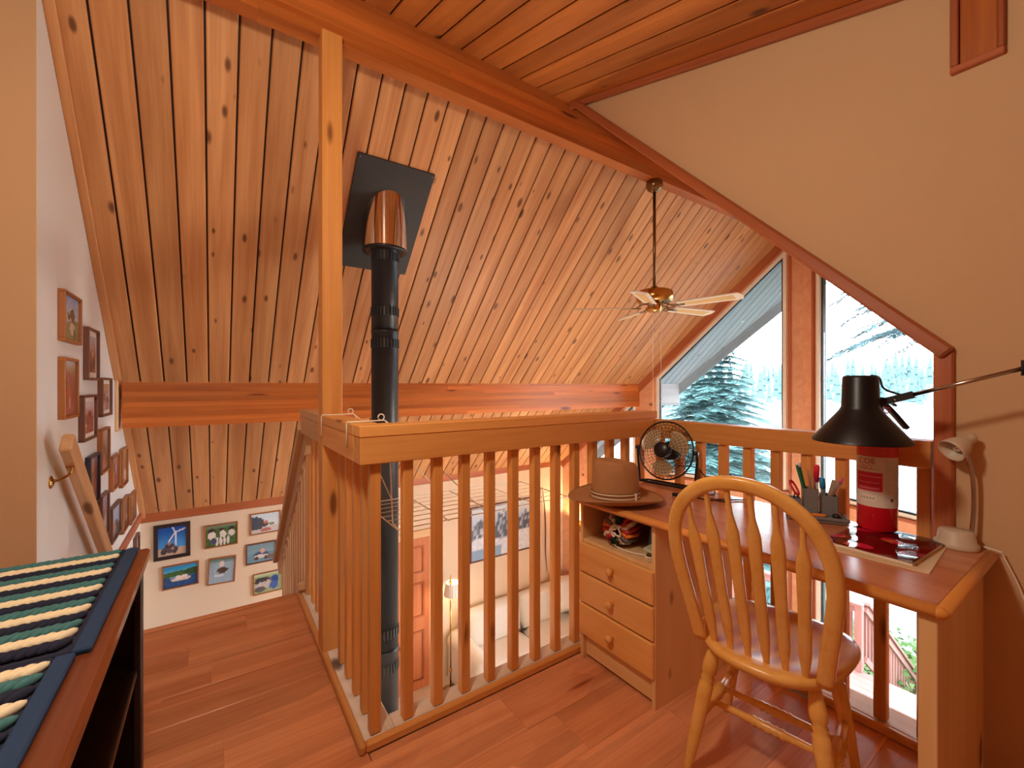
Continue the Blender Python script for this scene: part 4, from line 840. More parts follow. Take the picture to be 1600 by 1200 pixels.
m = MB(); m.lathe([(0, 0), (0.013, 0), (0.013, 0.012), (0.009, 0.016), (0, 0.016)], 18, Mo @ T(-0.028, -0.055, 0.0195)); tag(m.build('tape_reel', 'black_plastic'), 'small black reel on the organiser tray', 'reel')

# magazine, card, extinguisher
def sheet(nm, label, cat, c, w, l, th, z, rot, mt):
    o = box(nm, (-w/2, -l/2, 0), (w/2, l/2, th), mt, None, 'x', 0.0005); o.matrix_basis = T(c[0], c[1], z) @ Matrix.Rotation(rot, 4, 'Z') @ o.matrix_basis
    return tag(o, label, cat)
sheet('card_sheet', 'large cream card lying under the magazine on the desk', 'card', (1.755, 0.457, 0), 0.325, 0.245, 0.003, DZ, math.radians(4), 'band_tan')
mg = thing('magazine', 'glossy red magazine in a clear sleeve under the extinguisher', 'magazine', (1.785, 0.470, DZ+0.003), math.radians(-2))
box('pages', (-0.155, -0.112, 0.0), (0.155, 0.112, 0.008), 'white_plastic', mg, 'x', 0.001)
def magfn(u, v):
    c = (224, 40, 84)
    if v > 0.86: c = (120, 96, 80) if hsh(int(u*24), int(v*18)) > 0.5 else (70, 50, 50)
    if 0.3 < u < 0.75 and 0.45 < v < 0.6 and hsh(int(u*24), int(v*24), 2) > 0.45: c = (226, 130, 60)
    if 0.08 < u < 0.5 and 0.25 < v < 0.32: c = (230, 120, 110)
    if u > 0.82 and v < 0.4: c = (150, 40, 70)
    return c
picture('cover_print', 0.224, 0.31, magfn, 'gloss_print', mg, T(0, 0, 0.0084) @ Matrix.Rotation(-PI/2, 4, 'Z') @ Matrix.Rotation(-PI/2, 4, 'X'), 40, 50)
m = MB(); vv = []; nx, ny = 26, 20
for j in range(ny+1):
    for i_ in range(nx+1):
        vv.append((-0.160+0.32*i_/nx, -0.117+0.234*j/ny, 0.0095+0.0022*math.sin(i_*0.55+0.7*math.sin(j*0.4))*math.sin(j*0.35+i_*0.12)))
m.add(vv, [(j*(nx+1)+i_, j*(nx+1)+i_+1, (j+1)*(nx+1)+i_+1, (j+1)*(nx+1)+i_) for j in range(ny) for i_ in range(nx)], 0, True); m.build('clear_sleeve', 'clear_sheet', mg)
EX, EYX, ER = 1.922, 0.524, 0.0565; EZ = DZ+0.0135
fe = thing('fire_extinguisher', 'red fire extinguisher cylinder with printed label on the desk', 'fire extinguisher', (EX, EYX, EZ))
m = MB(); m.lathe([(0, 0), (ER-0.004, 0), (ER, 0.006), (ER, 0.345), (ER-0.004, 0.362), (ER-0.016, 0.378), (0.022, 0.388), (0.018, 0.395), (0, 0.395)], 36); m.build('cylinder', 'ext_red', fe)
m = MB(); m.lathe([(0, 0.395), (0.017, 0.395), (0.017, 0.43), (0.012, 0.44), (0, 0.44)], 16); m.build('valve', 'black_metal', fe)
dirr = math.atan2(-0.62, 0.55)
m = MB(); hd = Vector((math.cos(dirr), math.sin(dirr), 0))
m.sweep(bez([Vector((0, 0, 0.435))-hd*0.02, Vector((0, 0, 0.44))+hd*0.012, Vector((0, 0, 0.415))+hd*0.040, Vector((0, 0, 0.352))+hd*0.088], 5), [(-0.011, -0.006), (0.011, -0.006), (0.011, 0.006), (-0.011, 0.006)], (0, 0, 1), smooth=False); m.build('handle', 'black_metal', fe)
m = MB(); m.sweep(bez([Vector((0, 0, 0.455))-hd*0.02, Vector((0, 0, 0.455))+hd*0.02, Vector((0, 0, 0.43))+hd*0.055], 5), [(-0.009, -0.003), (0.009, -0.003), (0.009, 0.003), (-0.009, 0.003)], (0, 0, 1), smooth=False); m.build('lever', 'black_metal', fe)
m = MB(); m.tube([Vector((0, 0, 0.415))+hd*(0.022+0.010*math.cos(a))+Vector((0, 0, 0.010*math.sin(a)))+Vector((-0.012, -0.010, 0)) for a in [k*PI/8 for k in range(16)]], 0.0022, 6, closed=True); m.build('pull_ring', 'pen_pink', fe)
# label: printed paper wrapped on the cylinder; a0 is the side facing the loft
def labfn(u, v):
    c = (222, 212, 200)
    if u > 0.62: c = (196, 190, 186) if int(v*46) % 2 == 0 and 0.15 < v < 0.93 else (214, 206, 198)
    if 0.12 < u < 0.60 and 0.31 < v < 0.69: c = (206, 34, 82) if not (int(v*34) % 4 == 0 and 0.18 < u < 0.52+0.06*hsh(int(v*34), 1)) else (232, 130, 150)
    if 0.10 < u < 0.60 and 0.72 < v < 0.78: c = (200, 192, 186)
    if 0.22 < u < 0.50 and 0.10 < v < 0.24: c = (232, 224, 208) if not (0.14 < v < 0.2 and int(u*40) % 2) else (150, 140, 132)
    if 0.72 < u < 0.77 and 0.13 < v < 0.19: c = (60, 56, 60)
    return c
view = math.atan2(-EYX, -EX); LH0, LH1, LA = 0.083, 0.255, 1.75; nx, ny = 44, 50; vv = []; ccs = []
for j in range(ny+1):
    for i_ in range(nx+1):
        u, v = i_/nx, j/ny; a = view-LA+2*LA*u; vv.append(((ER+0.0006)*math.cos(a), (ER+0.0006)*math.sin(a), LH0+(LH1-LH0)*v))
        q = (u-0.5)/0.40+0.5; ccs += [*lin(labfn(0.5+(u-0.5)*1.0/0.86, v)), 1]
me = bpy.data.meshes.new('label'); me.from_pydata(vv, [], [(j*(nx+1)+i_, j*(nx+1)+i_+1, (j+1)*(nx+1)+i_+1, (j+1)*(nx+1)+i_) for j in range(ny) for i_ in range(nx)])
me.color_attributes.new('print', 'FLOAT_COLOR', 'POINT').data.foreach_set('color', ccs); me.materials.append(MATS['matte_print']); me.polygons.foreach_set('use_smooth', [True]*len(me.polygons)); lbl = link('label_print', me, fe)
for txt, size, a_, z_, mt in (('COE', 0.026, view-0.98, LH1-0.024, 'yarn_red'), ('USO', 0.021, view-0.95, LH1-0.044, 'pen_red')):
    me = lettering(txt, size); RR = ER+0.0011
    for v_ in me.vertices: a = a_+v_.co.x/RR; v_.co = Vector((RR*math.cos(a), RR*math.sin(a), z_+v_.co.y))
    me.materials.clear(); me.materials.append(MATS[mt]); link('label_lettering', me, lbl)

# black swing arm lamp
SLX, SLY, SLZ = 1.722, 0.512, 1.089
bl2 = thing('swing_arm_lamp', 'black metal swing arm lamp reaching over the desk from the wall', 'lamp', (SLX, SLY, SLZ))
m = MB(); pr = [(0.131, 0.0), (0.129, 0.006), (0.086, 0.062), (0.056, 0.100), (0.050, 0.112), (0.047, 0.205), (0.043, 0.212), (0, 0.213)]
m.lathe(pr, 40); m.lathe([(r*0.975, z-0.002) for r, z in pr[:-1]], 40, mi=0); m.build('shade', 'black_metal', bl2)
m = MB(); m.lathe([(0, 0.09), (0.018, 0.09), (0.03, 0.06), (0.026, 0.035), (0, 0.03)], 16); m.build('bulb', 'white_plastic', bl2)
J = Vector((0.055, -0.045, 0.128)); E_ = Vector((1.80, 0.171, 1.318))-Vector((SLX, SLY, SLZ)); dd = (E_-J).normalized()
m = MB(); m.sweep([J-dd*0.02, J+dd*0.075], [(-0.010, -0.011), (0.010, -0.011), (0.010, 0.011), (-0.010, 0.011)], (0, 0, 1), smooth=False); m.turned(J*0.75+Vector((0, 0, 0.03)), J+Vector((0, 0, -0.005)), [(0, 0.012), (1, 0.012)], 12); m.build('head_joint', 'black_plastic', bl2)
m = MB(); m.ball(J+dd*0.02+Vector((-0.008, -0.01, 0)), (0.005, 0.005, 0.005), 8, 5); m.build('joint_screw', 'steel', bl2)
m = MB(); m.tube([J+dd*0.06, E_], 0.0062, 10); m.build('arm', 'steel', bl2)
m = MB(); m.turned(E_+Vector((0, 0, -0.022)), E_+Vector((0, 0, 0.02)), [(0, 0.011), (1, 0.011)], 12); m.build('elbow', 'black_plastic', bl2)
m = MB(); m.tube([E_+Vector((0.004, -0.002, 0.0)), E_+Vector((0.004, -0.002, 0.105))], 0.0075, 10); m.build('pivot_tube', 'brass_dark', bl2)
W2 = Vector((1.995, -0.12, 1.40))-Vector((SLX, SLY, SLZ)); m = MB(); m.tube([E_+Vector((0.004, -0.002, 0.10)), W2], 0.0062, 10); m.build('arm', 'steel', bl2)
m = MB(); m.lathe([(0, 0), (0.04, 0), (0.04, 0.012), (0.015, 0.02), (0, 0.02)], 18, T(*(W2+Vector((0.005, 0, 0)))) @ Matrix.Rotation(-PI/2, 4, 'Y')); m.build('wall_mount', 'black_plastic', bl2)
m = MB(); m.tube(bez([Vector((0.03, -0.02, 0.213)), Vector((0.05, -0.035, 0.205)), Vector((0.06, -0.045, 0.17)), Vector((0.09, -0.085, 0.150)), J+dd*0.09], 6), 0.0032, 6); m.build('cord', 'black_plastic', bl2)

# gooseneck lamp
GX, GY = 1.944, 0.330
gl = thing('gooseneck_lamp', 'beige gooseneck desk lamp standing by the wall at the desk end', 'lamp', (GX, GY, DZ), 0)
m = MB(); m.lathe([(0, 0), (0.058, 0), (0.061, 0.005), (0.060, 0.018), (0.053, 0.022), (0.049, 0.050), (0.043, 0.057), (0, 0.058)], 32, Matrix.Diagonal((0.76, 0.87, 1, 1))); m.build('base', 'beige_plastic', gl)
gp = bez([(0.012, -0.032, 0.05), (0.016, -0.036, 0.12), (0.014, -0.036, 0.2), (0.006, -0.030, 0.265), (-0.004, -0.018, 0.312), (-0.008, -0.012, 0.33)], 8)
m = MB(); m.tube(gp, 0.006, 10); m.build('gooseneck', 'steel', gl)
hdir = Vector((-0.66, 0.42, -0.45)).normalized(); hp = Vector((-0.002, -0.022, 0.338)); Hm = T(*hp) @ frame_of(hdir) @ Matrix(((0, 0, 1, 0), (0, 1, 0, 0), (-1, 0, 0, 0), (0, 0, 0, 1)))
hpr = [(0, -0.035), (0.013, -0.034), (0.017, -0.025), (0.017, -0.005), (0.024, 0.005), (0.036, 0.03), (0.041, 0.055), (0.042, 0.068), (0.040, 0.068), (0.034, 0.035), (0.02, 0.012), (0, 0.01)]
Hm = Hm @ Matrix.Scale(0.86, 4); m = MB(); m.lathe(hpr, 28, Hm); m.build('shade', 'beige_plastic', gl)
m = MB(); m.lathe([(0, 0.05), (0.014, 0.046), (0.018, 0.034), (0.012, 0.02), (0, 0.014)], 16, Hm); m.build('bulb', 'chrome', gl)
m = MB(); m.tube(bez([(GX+0.03, GY-0.055, DZ+0.012), (GX+0.03, GY-0.09, DZ+0.006), (1.978, 0.235, DZ-0.005), (1.982, 0.200, DZ-0.10), (1.986, 0.175, DZ-0.22), (1.988, 0.18, DZ-0.45), (1.988, 0.19, 0.05)], 8), 0.0028, 6)
tag(m.build('lamp_cord', 'wire_white'), 'cream lamp cord falling over the desk end along the tan wall', 'cord')

# ================================================================== WINDSOR CHAIR
CHX, CHY, CHR, SH = 1.505, 0.682, math.radians(11), 0.452
ch = thing('windsor_chair', 'golden arrow back windsor chair pulled up to the desk', 'chair', (CHX, CHY, 0), CHR)
def seat_out(a, s=1.0):
    c_, s_ = math.cos(a), math.sin(a); n_ = 2.8
    r = (abs(c_)**n_+abs(s_)**n_)**(-1/n_); x_ = 0.218*r*c_; w_ = 0.212+0.034*(x_/0.218); y_ = w_*r*s_
    if x_ < -0.12: x_ = -0.12+(x_+0.12)*0.92-0.018*(1-(y_/0.21)**2)*min(1, (-x_-0.12)/0.05)
    return x_*s, y_*s
vv = []; seg = 56; lv = [(0.0, -0.036), (0.86, -0.036), (0.955, -0.030), (1.0, -0.016), (1.0, -0.008), (0.985, 0.0), (0.90, 0.002), (0.7, -0.006), (0.4, -0.011), (0.0, -0.010)]
for k in range(seg):
    a = 2*PI*k/seg
    for s_, z in lv: q = seat_out(a, s_); vv.append((q[0], q[1], SH+z+(0.004 if s_ > 0.8 and q[0] > 0.15 and abs(q[1]) < 0.05 else 0)))
n_ = len(lv); m = MB(); m.add(vv, [(k*n_+i, ((k+1) % seg)*n_+i, ((k+1) % seg)*n_+i+1, k*n_+i+1) for k in range(seg) for i in range(n_-1)], 0, True); m.build('seat', 'chair_maple', ch)
bx0, rec = -0.165, 0.30
def bowp(y_, h): return Vector((bx0-rec*h-0.02*(h/0.56)**2, y_, SH-0.004+h))
half = [(0.166, 0.0), (0.180, 0.10), (0.194, 0.20), (0.203, 0.29), (0.200, 0.37), (0.180, 0.44), (0.140, 0.498), (0.078, 0.542), (0.0, 0.556)]
bp_ = [bowp(y_, h) for y_, h in half]+[bowp(-y_, h) for y_, h in reversed(half[:-1])]
m = MB(); sec = [(0.0205*math.copysign(abs(math.cos(t))**0.7, math.cos(t)), 0.0125*math.copysign(abs(math.sin(t))**0.7, math.sin(t))) for t in [k*2*PI/14 for k in range(14)]]
m.sweep(bez(bp_, 6), sec, (1, 0, rec)); m.build('bow', 'chair_maple', ch)
def bow_h(y_):
    y_ = abs(y_)
    for (y0, h0), (y1, h1) in zip(half[3:], half[4:]):
        if y1 <= y_ <= y0: return h0+(h1-h0)*(y0-y_)/(y0-y1)
    return 0.55
for i in range(6):
    yb = (i-2.5)*0.049; yt = (i-2.5)*0.058; hh = bow_h(yt)-0.008; m = MB()
    pth = [bowp(yb, 0)+(bowp(yt, hh)-bowp(yb, 0))*t for t in [k/20 for k in range(21)]]
    ws = []
    for k in range(21):
        t = k/20; w_ = 0.008+0.0075*sm(0.0, 0.18, t)+0.002*sm(0.4, 0.74, t) if t < 0.74 else 0.0175-0.0105*sm(0.74, 0.87, t); ws.append(w_)
    vv = []
    for p, w_ in zip(pth, ws):
        for a_, b_ in ((-1, -0.5), (-0.6, -1), (0.6, -1), (1, -0.5), (1, 0.5), (0.6, 1), (-0.6, 1), (-1, 0.5)): vv.append(p+Vector((b_*0.0058, a_*w_, b_*0.0018)))
    m.add(vv, [(r*8+j, r*8+(j+1) % 8, (r+1)*8+(j+1) % 8, (r+1)*8+j) for r in range(20) for j in range(8)], 0, True); m.build('arrow_slat', 'chair_maple', ch)
LEGP = [(0, 0.013), (0.08, 0.0135), (0.30, 0.019), (0.62, 0.0225), (0.70, 0.0215), (0.715, 0.016), (0.74, 0.0215), (0.765, 0.016), (0.785, 0.0225), (0.84, 0.0235), (0.93, 0.018), (1.0, 0.014)]
feet = {}
for sx in (-1, 1):
    for sy in (-1, 1):
        p0 = Vector((0.195*sx-0.008, 0.20*sy, 0)); p1 = Vector((0.125*sx, 0.135*sy, SH-0.03)); feet[(sx, sy)] = (p0, p1)
        m = MB(); m.turned(p0, p1, LEGP, 16); m.build('leg', 'chair_maple', ch)
STP = [(0, 0.0085), (0.2, 0.011), (0.36, 0.0125), (0.38, 0.017), (0.41, 0.0125), (0.43, 0.0165), (0.46, 0.0125), (0.5, 0.0175), (0.54, 0.0125), (0.57, 0.0165), (0.59, 0.0125), (0.62, 0.017), (0.64, 0.0125), (0.8, 0.011), (1, 0.0085)]
mid = {}
for sy in (-1, 1):
    a = feet[(-1, sy)]; b = feet[(1, sy)]; p0 = a[0]+(a[1]-a[0])*0.42; p1 = b[0]+(b[1]-b[0])*0.42; mid[sy] = (p0, p1)
    m = MB(); m.turned(p0, p1, [(t, r*1.25) for t, r in STP], 14); m.build('side_stretcher', 'chair_maple', ch)
for f_ in (0.36, 0.64):
    p0 = mid[-1][0]+(mid[-1][1]-mid[-1][0])*f_; p1 = mid[1][0]+(mid[1][1]-mid[1][0])*f_; m = MB(); m.turned(p0, p1, STP, 12); m.build('cross_stretcher', 'chair_maple', ch)

# ================================================================== LOWER ROOM
# door in the eave wall
dr = tag(thing('door_1', 'fir panelled door in the cream wall below', None, (1.945, EY, LZ)), kind='structure')
box('door_leaf', (-0.44, -0.035, 0.0), (0.44, -0.005, 2.0), 'door_fir', dr, 'z')
for sx in (-0.215, 0.215):
    for z0, z1 in ((0.12, 0.78), (0.96, 1.42), (1.54, 1.90)):
        m = MB(); w_ = 0.145
        m.ring([(sx-w_, -0.037, z0), (sx+w_, -0.037, z0), (sx+w_, -0.037, z1), (sx-w_, -0.037, z1)], [(sx-w_+0.025, -0.037, z0+0.025), (sx+w_-0.025, -0.037, z0+0.025), (sx+w_-0.025, -0.037, z1-0.025), (sx-w_+0.025, -0.037, z1-0.025)], (0, -0.012, 0)); m.build('panel_moulding', 'red_trim', dr)
for lo, hi in (((-0.53, -0.03, 0), (-0.44, 0, 2.0)), ((0.44, -0.03, 0), (0.53, 0, 2.0)), ((-0.53, -0.03, 2.0), (0.53, 0, 2.1))): box('door_casing', lo, hi, 'pale_trim', dr)
m = MB(); m.lathe([(0, 0), (0.02, 0), (0.012, 0.02), (0.028, 0.04), (0.024, 0.06), (0, 0.065)], 16, T(-0.38, -0.035, 0.95) @ Matrix.Rotation(PI/2, 4, 'X')); m.build('door_knob', 'brass', dr)
# sofa
sf = thing('sofa', 'white leather sofa with loose cushions below the loft', 'sofa', (3.74, 5.0, LZ))
def pillow(nm, c, sz, par, rot=ID, mat='leather_white', n_=10, puff=0.35, seed=0):
    vv = []; ff = []; rn_ = random.Random(seed)
    for side in (1, -1):
        o0 = len(vv)
        for j in range(n_+1):
            for i_ in range(n_+1):
                u, v = i_/n_*2-1, j/n_*2-1; e = (1-abs(u)**4)*(1-abs(v)**4); b = 1-0.06*(u*u*v*v)
                vv.append(rot @ Vector((u*sz[0]/2*b, side*(sz[1]/2*(0.25+0.75*max(0, e)**0.4)+0.006*math.sin(5*u+seed)*math.sin(4*v+seed)*e), v*sz[2]/2*b))+Vector(c))
        for j in range(n_):
            for i_ in range(n_): q = o0+j*(n_+1)+i_; ff.append((q, q+1, q+n_+2, q+n_+1))
    N1 = (n_+1)**2; ed = [i_ for i_ in range(n_)]+[(i_+1)*(n_+1)-1 for i_ in range(n_)]+[n_*(n_+1)+n_-i_ for i_ in range(n_)]+[(n_-i_)*(n_+1) for i_ in range(n_)]
    for a_, b_ in zip(ed, ed[1:]+ed[:1]): ff.append((a_, b_, N1+b_, N1+a_))
    m = MB(); m.add(vv, ff, 0, True); return m.build(nm, mat, par)
box('base', (-0.92, -0.45, 0.05), (0.92, 0.40, 0.28), 'leather_white', sf, 'x', 0.02)
Rt = Matrix.Rotation(-PI/2, 4, 'X').to_3x3(); Rtilt = Matrix.Rotation(-0.22, 4, 'X').to_3x3()
for sx in (-0.455, 0.455):
    pillow('seat_cushion', (sx, -0.12, 0.37), (0.90, 0.20, 0.68), sf, Rt, seed=int(sx*10)); pillow('back_cushion', (sx, 0.25, 0.66), (0.90, 0.24, 0.52), sf, Rtilt, seed=3+int(sx*10))
box('back_frame', (-0.92, 0.30, 0.2), (0.92, 0.42, 0.78), 'leather_white', sf, 'x', 0.03)
for sx in (-0.985, 0.985):
    m = MB(); m.tube(bez([(sx, -0.44, 0.50), (sx, 0.0, 0.53), (sx, 0.38, 0.52)], 6), 0.13, 18); m.box((sx-0.11, -0.43, 0.03), (sx+0.11, 0.38, 0.5)); m.build('arm', 'leather_white', sf)
pillow('loose_pillow', (0.80, 0.05, 0.80), (0.58, 0.2, 0.50), sf, (Matrix.Rotation(0.15, 4, 'Y') @ Matrix.Rotation(-0.3, 4, 'X')).to_3x3(), seed=9)
# brass floor lamp
flp = thing('floor_lamp', 'brass pole floor lamp with pleated shade beside the sofa', 'lamp', (2.56, 5.14, LZ))
m = MB(); m.lathe([(0, 0), (0.12, 0), (0.125, 0.012), (0.06, 0.03), (0.02, 0.05), (0, 0.05)], 24); m.build('base', 'brass', flp)
m = MB(); m.lathe([(0, 0.05), (0.011, 0.05), (0.011, 1.42), (0, 1.42)], 12); m.lathe([(0.011, 0.25), (0.02, 0.26), (0.02, 0.3), (0.011, 0.31)], 12); m.build('pole', 'brass', flp)
m = MB(); vv = []; sg_ = 48
for k in range(sg_):
    a = 2*PI*k/sg_; q = 0.004 if k % 2 else 0.0
    vv += [((0.115+q)*math.cos(a)+0.03, (0.115+q)*math.sin(a), 1.27), ((0.085+q)*math.cos(a)+0.03, (0.085+q)*math.sin(a), 1.43)]
m.add(vv, [(2*k, 2*((k+1) % sg_), 2*((k+1) % sg_)+1, 2*k+1) for k in range(sg_)]); m.build('pleated_shade', 'frame_white', flp)
m = MB(); m.lathe([(0, 1.43), (0.03, 1.43), (0.012, 1.46), (0.006, 1.5), (0.002, 1.54), (0, 1.545)], 12); m.build('finial', 'brass', flp)
m = MB(); m.ball((0.03, 0, 1.34), (0.03, 0.03, 0.04), 12, 8); m.build('bulb', 'bulb_warm', flp)
pl_ = bpy.data.lights.new('floor_lamp_light', 'POINT'); pl_.energy = P_LAMP; pl_.color = (1, 0.74, 0.45); pl_.shadow_soft_size = 0.03; plo = bpy.data.objects.new('floor_lamp_light', pl_); COL.objects.link(plo); plo.parent = flp; plo.location = (0.03, 0, 1.255)
# winter landscape on the wall
def winter(u, v):
    c = mixc((150, 176, 206), (206, 218, 232), sm(0.4, 1, v))
    if v < 0.62+0.1*math.sin(u*6+1): c = mixc((150, 166, 190), (214, 224, 238), hsh(int(u*60), int(v*30)))
    tr_ = 0.78-0.32*abs(u-0.55)+0.14*hsh(int(u*28), 0)
    if 0.34 < v < tr_ and hsh(int(u*60), int(v*12), 2) > 0.35: c = (84, 96, 116) if hsh(int(u*60), 3) > 0.4 else (120, 134, 156)
    if v < 0.36+0.06*math.sin(u*9): c = mixc((196, 212, 232), (230, 236, 246), hsh(int(u*40), int(v*40), 5))
    if v < 0.2 and u < 0.45: c = (140, 170, 204)
    return c
art = framed('wall_art', 'wide snowy winter landscape picture above the white sofa', 1.16, 0.80, 0.02, 'frame_walnut', winter, (3.60, EY, -0.89), 0)
# longbow
m = MB(); m.tube(bez([(4.33, EY-0.02, -0.36), (4.37, EY-0.03, -0.7), (4.385, EY-0.035, -1.05), (4.39, EY-0.03, -1.4), (4.43, EY-0.02, -1.74)], 6), 0.012, 8, scale=[0.35+0.65*math.sin(PI*k/24) for k in range(25)])
tag(m.build('wooden_bow', 'frame_walnut'), 'thin curved wooden bow hanging on the wall beside the winter picture', 'bow')
# uplight in the corner
fG, nG = PLN(1); sc0 = fG(2.98, -1.0)
tc_ = thing('wall_sconce', 'brass uplighter wall sconce on the cedar wall beside the sofa corner', 'lamp', sc0, math.atan2(-nG.y, -nG.x))
m = MB(); m.box((0.0, -0.05, -0.10), (0.012, 0.05, 0.08)); m.build('back_plate', 'brass', tc_)
m = MB(); m.lathe([(0, -0.07), (0.03, -0.06), (0.085, -0.01), (0.11, 0.06), (0.107, 0.062), (0.08, -0.004), (0.02, -0.05), (0, -0.052)], 28, T(0.125, 0, 0)); m.build('bowl', 'brass', tc_)
m = MB(); m.tube([(0.01, 0, -0.06), (0.12, 0, -0.065)], 0.008, 8); m.build('arm', 'brass', tc_)
tl_ = bpy.data.lights.new('sconce_light', 'POINT'); tl_.energy = P_TORCH; tl_.color = (1, 0.70, 0.36); tl_.shadow_soft_size = 0.03; tlo = bpy.data.objects.new('sconce_light', tl_); COL.objects.link(tlo); tlo.parent = tc_; tlo.location = (0.125, 0, 0.0)
# added uplighter on the lower floor, brightens the sloping ceiling
up_ = thing('fill_torchiere', 'added tall brass uplighter in the room below, brightening the ceiling', 'lamp', (3.25, 2.25, LZ))
m = MB(); m.lathe([(0, 0), (0.14, 0), (0.14, 0.02), (0.02, 0.04), (0, 0.04)], 24); m.build('base', 'brass', up_)
m = MB(); m.lathe([(0, 0.04), (0.012, 0.04), (0.012, 1.60), (0, 1.60)], 12); m.build('pole', 'brass', up_)
m = MB(); m.lathe([(0, 1.58), (0.03, 1.59), (0.14, 1.63), (0.24, 1.70), (0.237, 1.702), (0.135, 1.64), (0.02, 1.605), (0, 1.602)], 28); m.build('bowl', 'frame_white', up_)
ul_ = bpy.data.lights.new('fill_torchiere_light', 'POINT'); ul_.energy = P_UP_FILL; ul_.color = (1, 0.90, 0.76); ul_.shadow_soft_size = 0.20; ulo = bpy.data.objects.new('fill_torchiere_light', ul_); COL.objects.link(ulo); ulo.parent = up_; ulo.location = (0, 0, 1.71)
# small white cable by the stairwell corner
m = MB(); m.tube(bez([(-0.56, 5.40, 0.06), (-0.50, 5.40, 0.075), (-0.44, 5.40, 0.08), (-0.40, 5.40, 0.05)], 6), 0.006, 6); tag(m.build('white_cable', 'wire_white'), 'short white cable lying on the trim in the stairwell corner', 'cable')

# lamps out of view; the one under the loft floor is added
def globe_lamp(label, x, y, ztop, drop, energy, color=(1, 0.86, 0.68), r=0.10):
    t = thing('pendant_lamp', label, 'lamp', (x, y, ztop))
    m = MB(); m.lathe([(0, 0.0), (0.06, 0.0), (0.06, -0.02), (0.012, -0.03), (0, -0.03)], 20); m.build('canopy', 'brass', t)
    m = MB(); m.lathe([(0, -0.03), (0.006, -0.03), (0.006, -drop), (0, -drop)], 10); m.build('stem', 'brass', t)
    m = MB(); m.lathe([(0.02, -drop+0.01), (0.055, -drop), (0.06, -drop-0.015), (0.0, -drop-0.016)], 20); m.build('holder', 'brass', t)
    l = bpy.data.lights.new('pendant_light', 'POINT'); l.energy = energy; l.color = color; l.shadow_soft_size = r
    lo = bpy.data.objects.new('pendant_light', l); COL.objects.link(lo); lo.parent = t; lo.location = (0, 0, -drop-0.09)
globe_lamp('pendant lamp over the loft beside the stair head', -0.05, 0.75, dz(0.75)-0.02, 0.42, P_LOFT)
globe_lamp('pendant lamp at the closed end of the loft', -1.6, 0.6, dz(0.6)-0.02, 0.35, P_HALL)
globe_lamp('added pendant lamp under the loft floor, brightening the room below', 1.2, 0.2, -0.262, 0.25, P_DOWN_FILL)  # added to brighten the living room below

# ================================================================== OUTSIDE
dkk = thing('deck', 'weathered wooden deck outside the lower windows', 'deck', (6.6, 2.3, -2.95))
for k in range(21): box('deck_board', (-1.6+0.14*k-0.068, -4.0, -0.035), (-1.6+0.14*k+0.068, 3.6, 0.0), 'deck_wood', dkk, 'y')
rl = thing('deck_railing', 'wooden deck railing with square balusters facing the lake', 'railing', (7.85, 4.1, -2.95))
box('top_rail', (-0.06, -1.80, 0.96), (0.06, 1.75, 1.0), 'deck_wood', rl); box('side_rail', (-0.02, -1.80, 0.86), (0.02, 1.75, 0.95), 'deck_wood', rl); box('bottom_rail', (-0.02, -1.80, 0.08), (0.02, 1.75, 0.15), 'deck_wood', rl)
for yy in (-1.75, 0.0, 1.7): box('post', (-0.045, yy-0.045, 0), (0.045, yy+0.045, 0.96), 'deck_wood', rl, 'z')
for k in range(25): box('baluster', (0.021, -1.66+0.138*k, 0.08), (0.056, -1.625+0.138*k, 0.93), 'deck_wood', rl, 'z')
sr = thing('deck_stair_railing', 'sloping wooden railing of the deck stairs going down to the lake', 'railing', (7.95, 2.30, -2.95))
sl = -0.79
bar('top_rail', (0, 0, 0.98), (3.2, 0, 0.98+3.2*sl), 0.11, 0.04, 'deck_wood', sr); bar('side_rail', (0, 0, 0.90), (3.2, 0, 0.90+3.2*sl), 0.04, 0.09, 'deck_wood', sr); bar('bottom_rail', (0, 0, 0.15), (3.2, 0, 0.15+3.2*sl), 0.04, 0.09, 'deck_wood', sr)
for k in range(22): xx = 0.1+0.142*k; box('baluster', (xx, 0.021, 0.12+xx*sl), (xx+0.038, 0.058, 0.90+xx*sl), 'deck_wood', sr, 'z')
for k in range(13): box('tread', (0.24*k, -1.1, -0.19*(k+1)-0.04), (0.24*k+0.28, 0.0, -0.19*(k+1)), 'deck_wood', sr, 'y')
# ground sloping to the water and the lake
gm = MB(); vv = []; nx, ny = 40, 40
for j in range(ny+1):
    for i_ in range(nx+1):
        xx = 3.0+16.0*i_/nx; yy = -14+34*j/ny; t = max(0, min(1, (xx-7.5)/9)); vv.append((xx, yy, -3.35-3.2*t+0.12*math.sin(xx*2.3+yy)*math.cos(yy*1.7)))
gm.add(vv, [(j*(nx+1)+i_, j*(nx+1)+i_+1, (j+1)*(nx+1)+i_+1, (j+1)*(nx+1)+i_) for j in range(ny) for i_ in range(nx)], 0, True); tag(gm.build('ground', 'grass'), 'grassy bank sloping down to the lake', None, kind='structure')
wm = MB(); wm.add([(13, -300, -6.2), (400, -300, -6.2), (400, 500, -6.2), (13, 500, -6.2)], [(0, 1, 2, 3)]); tag(wm.build('lake', 'lake_water'), 'bright rippled lake water', None, kind='structure')
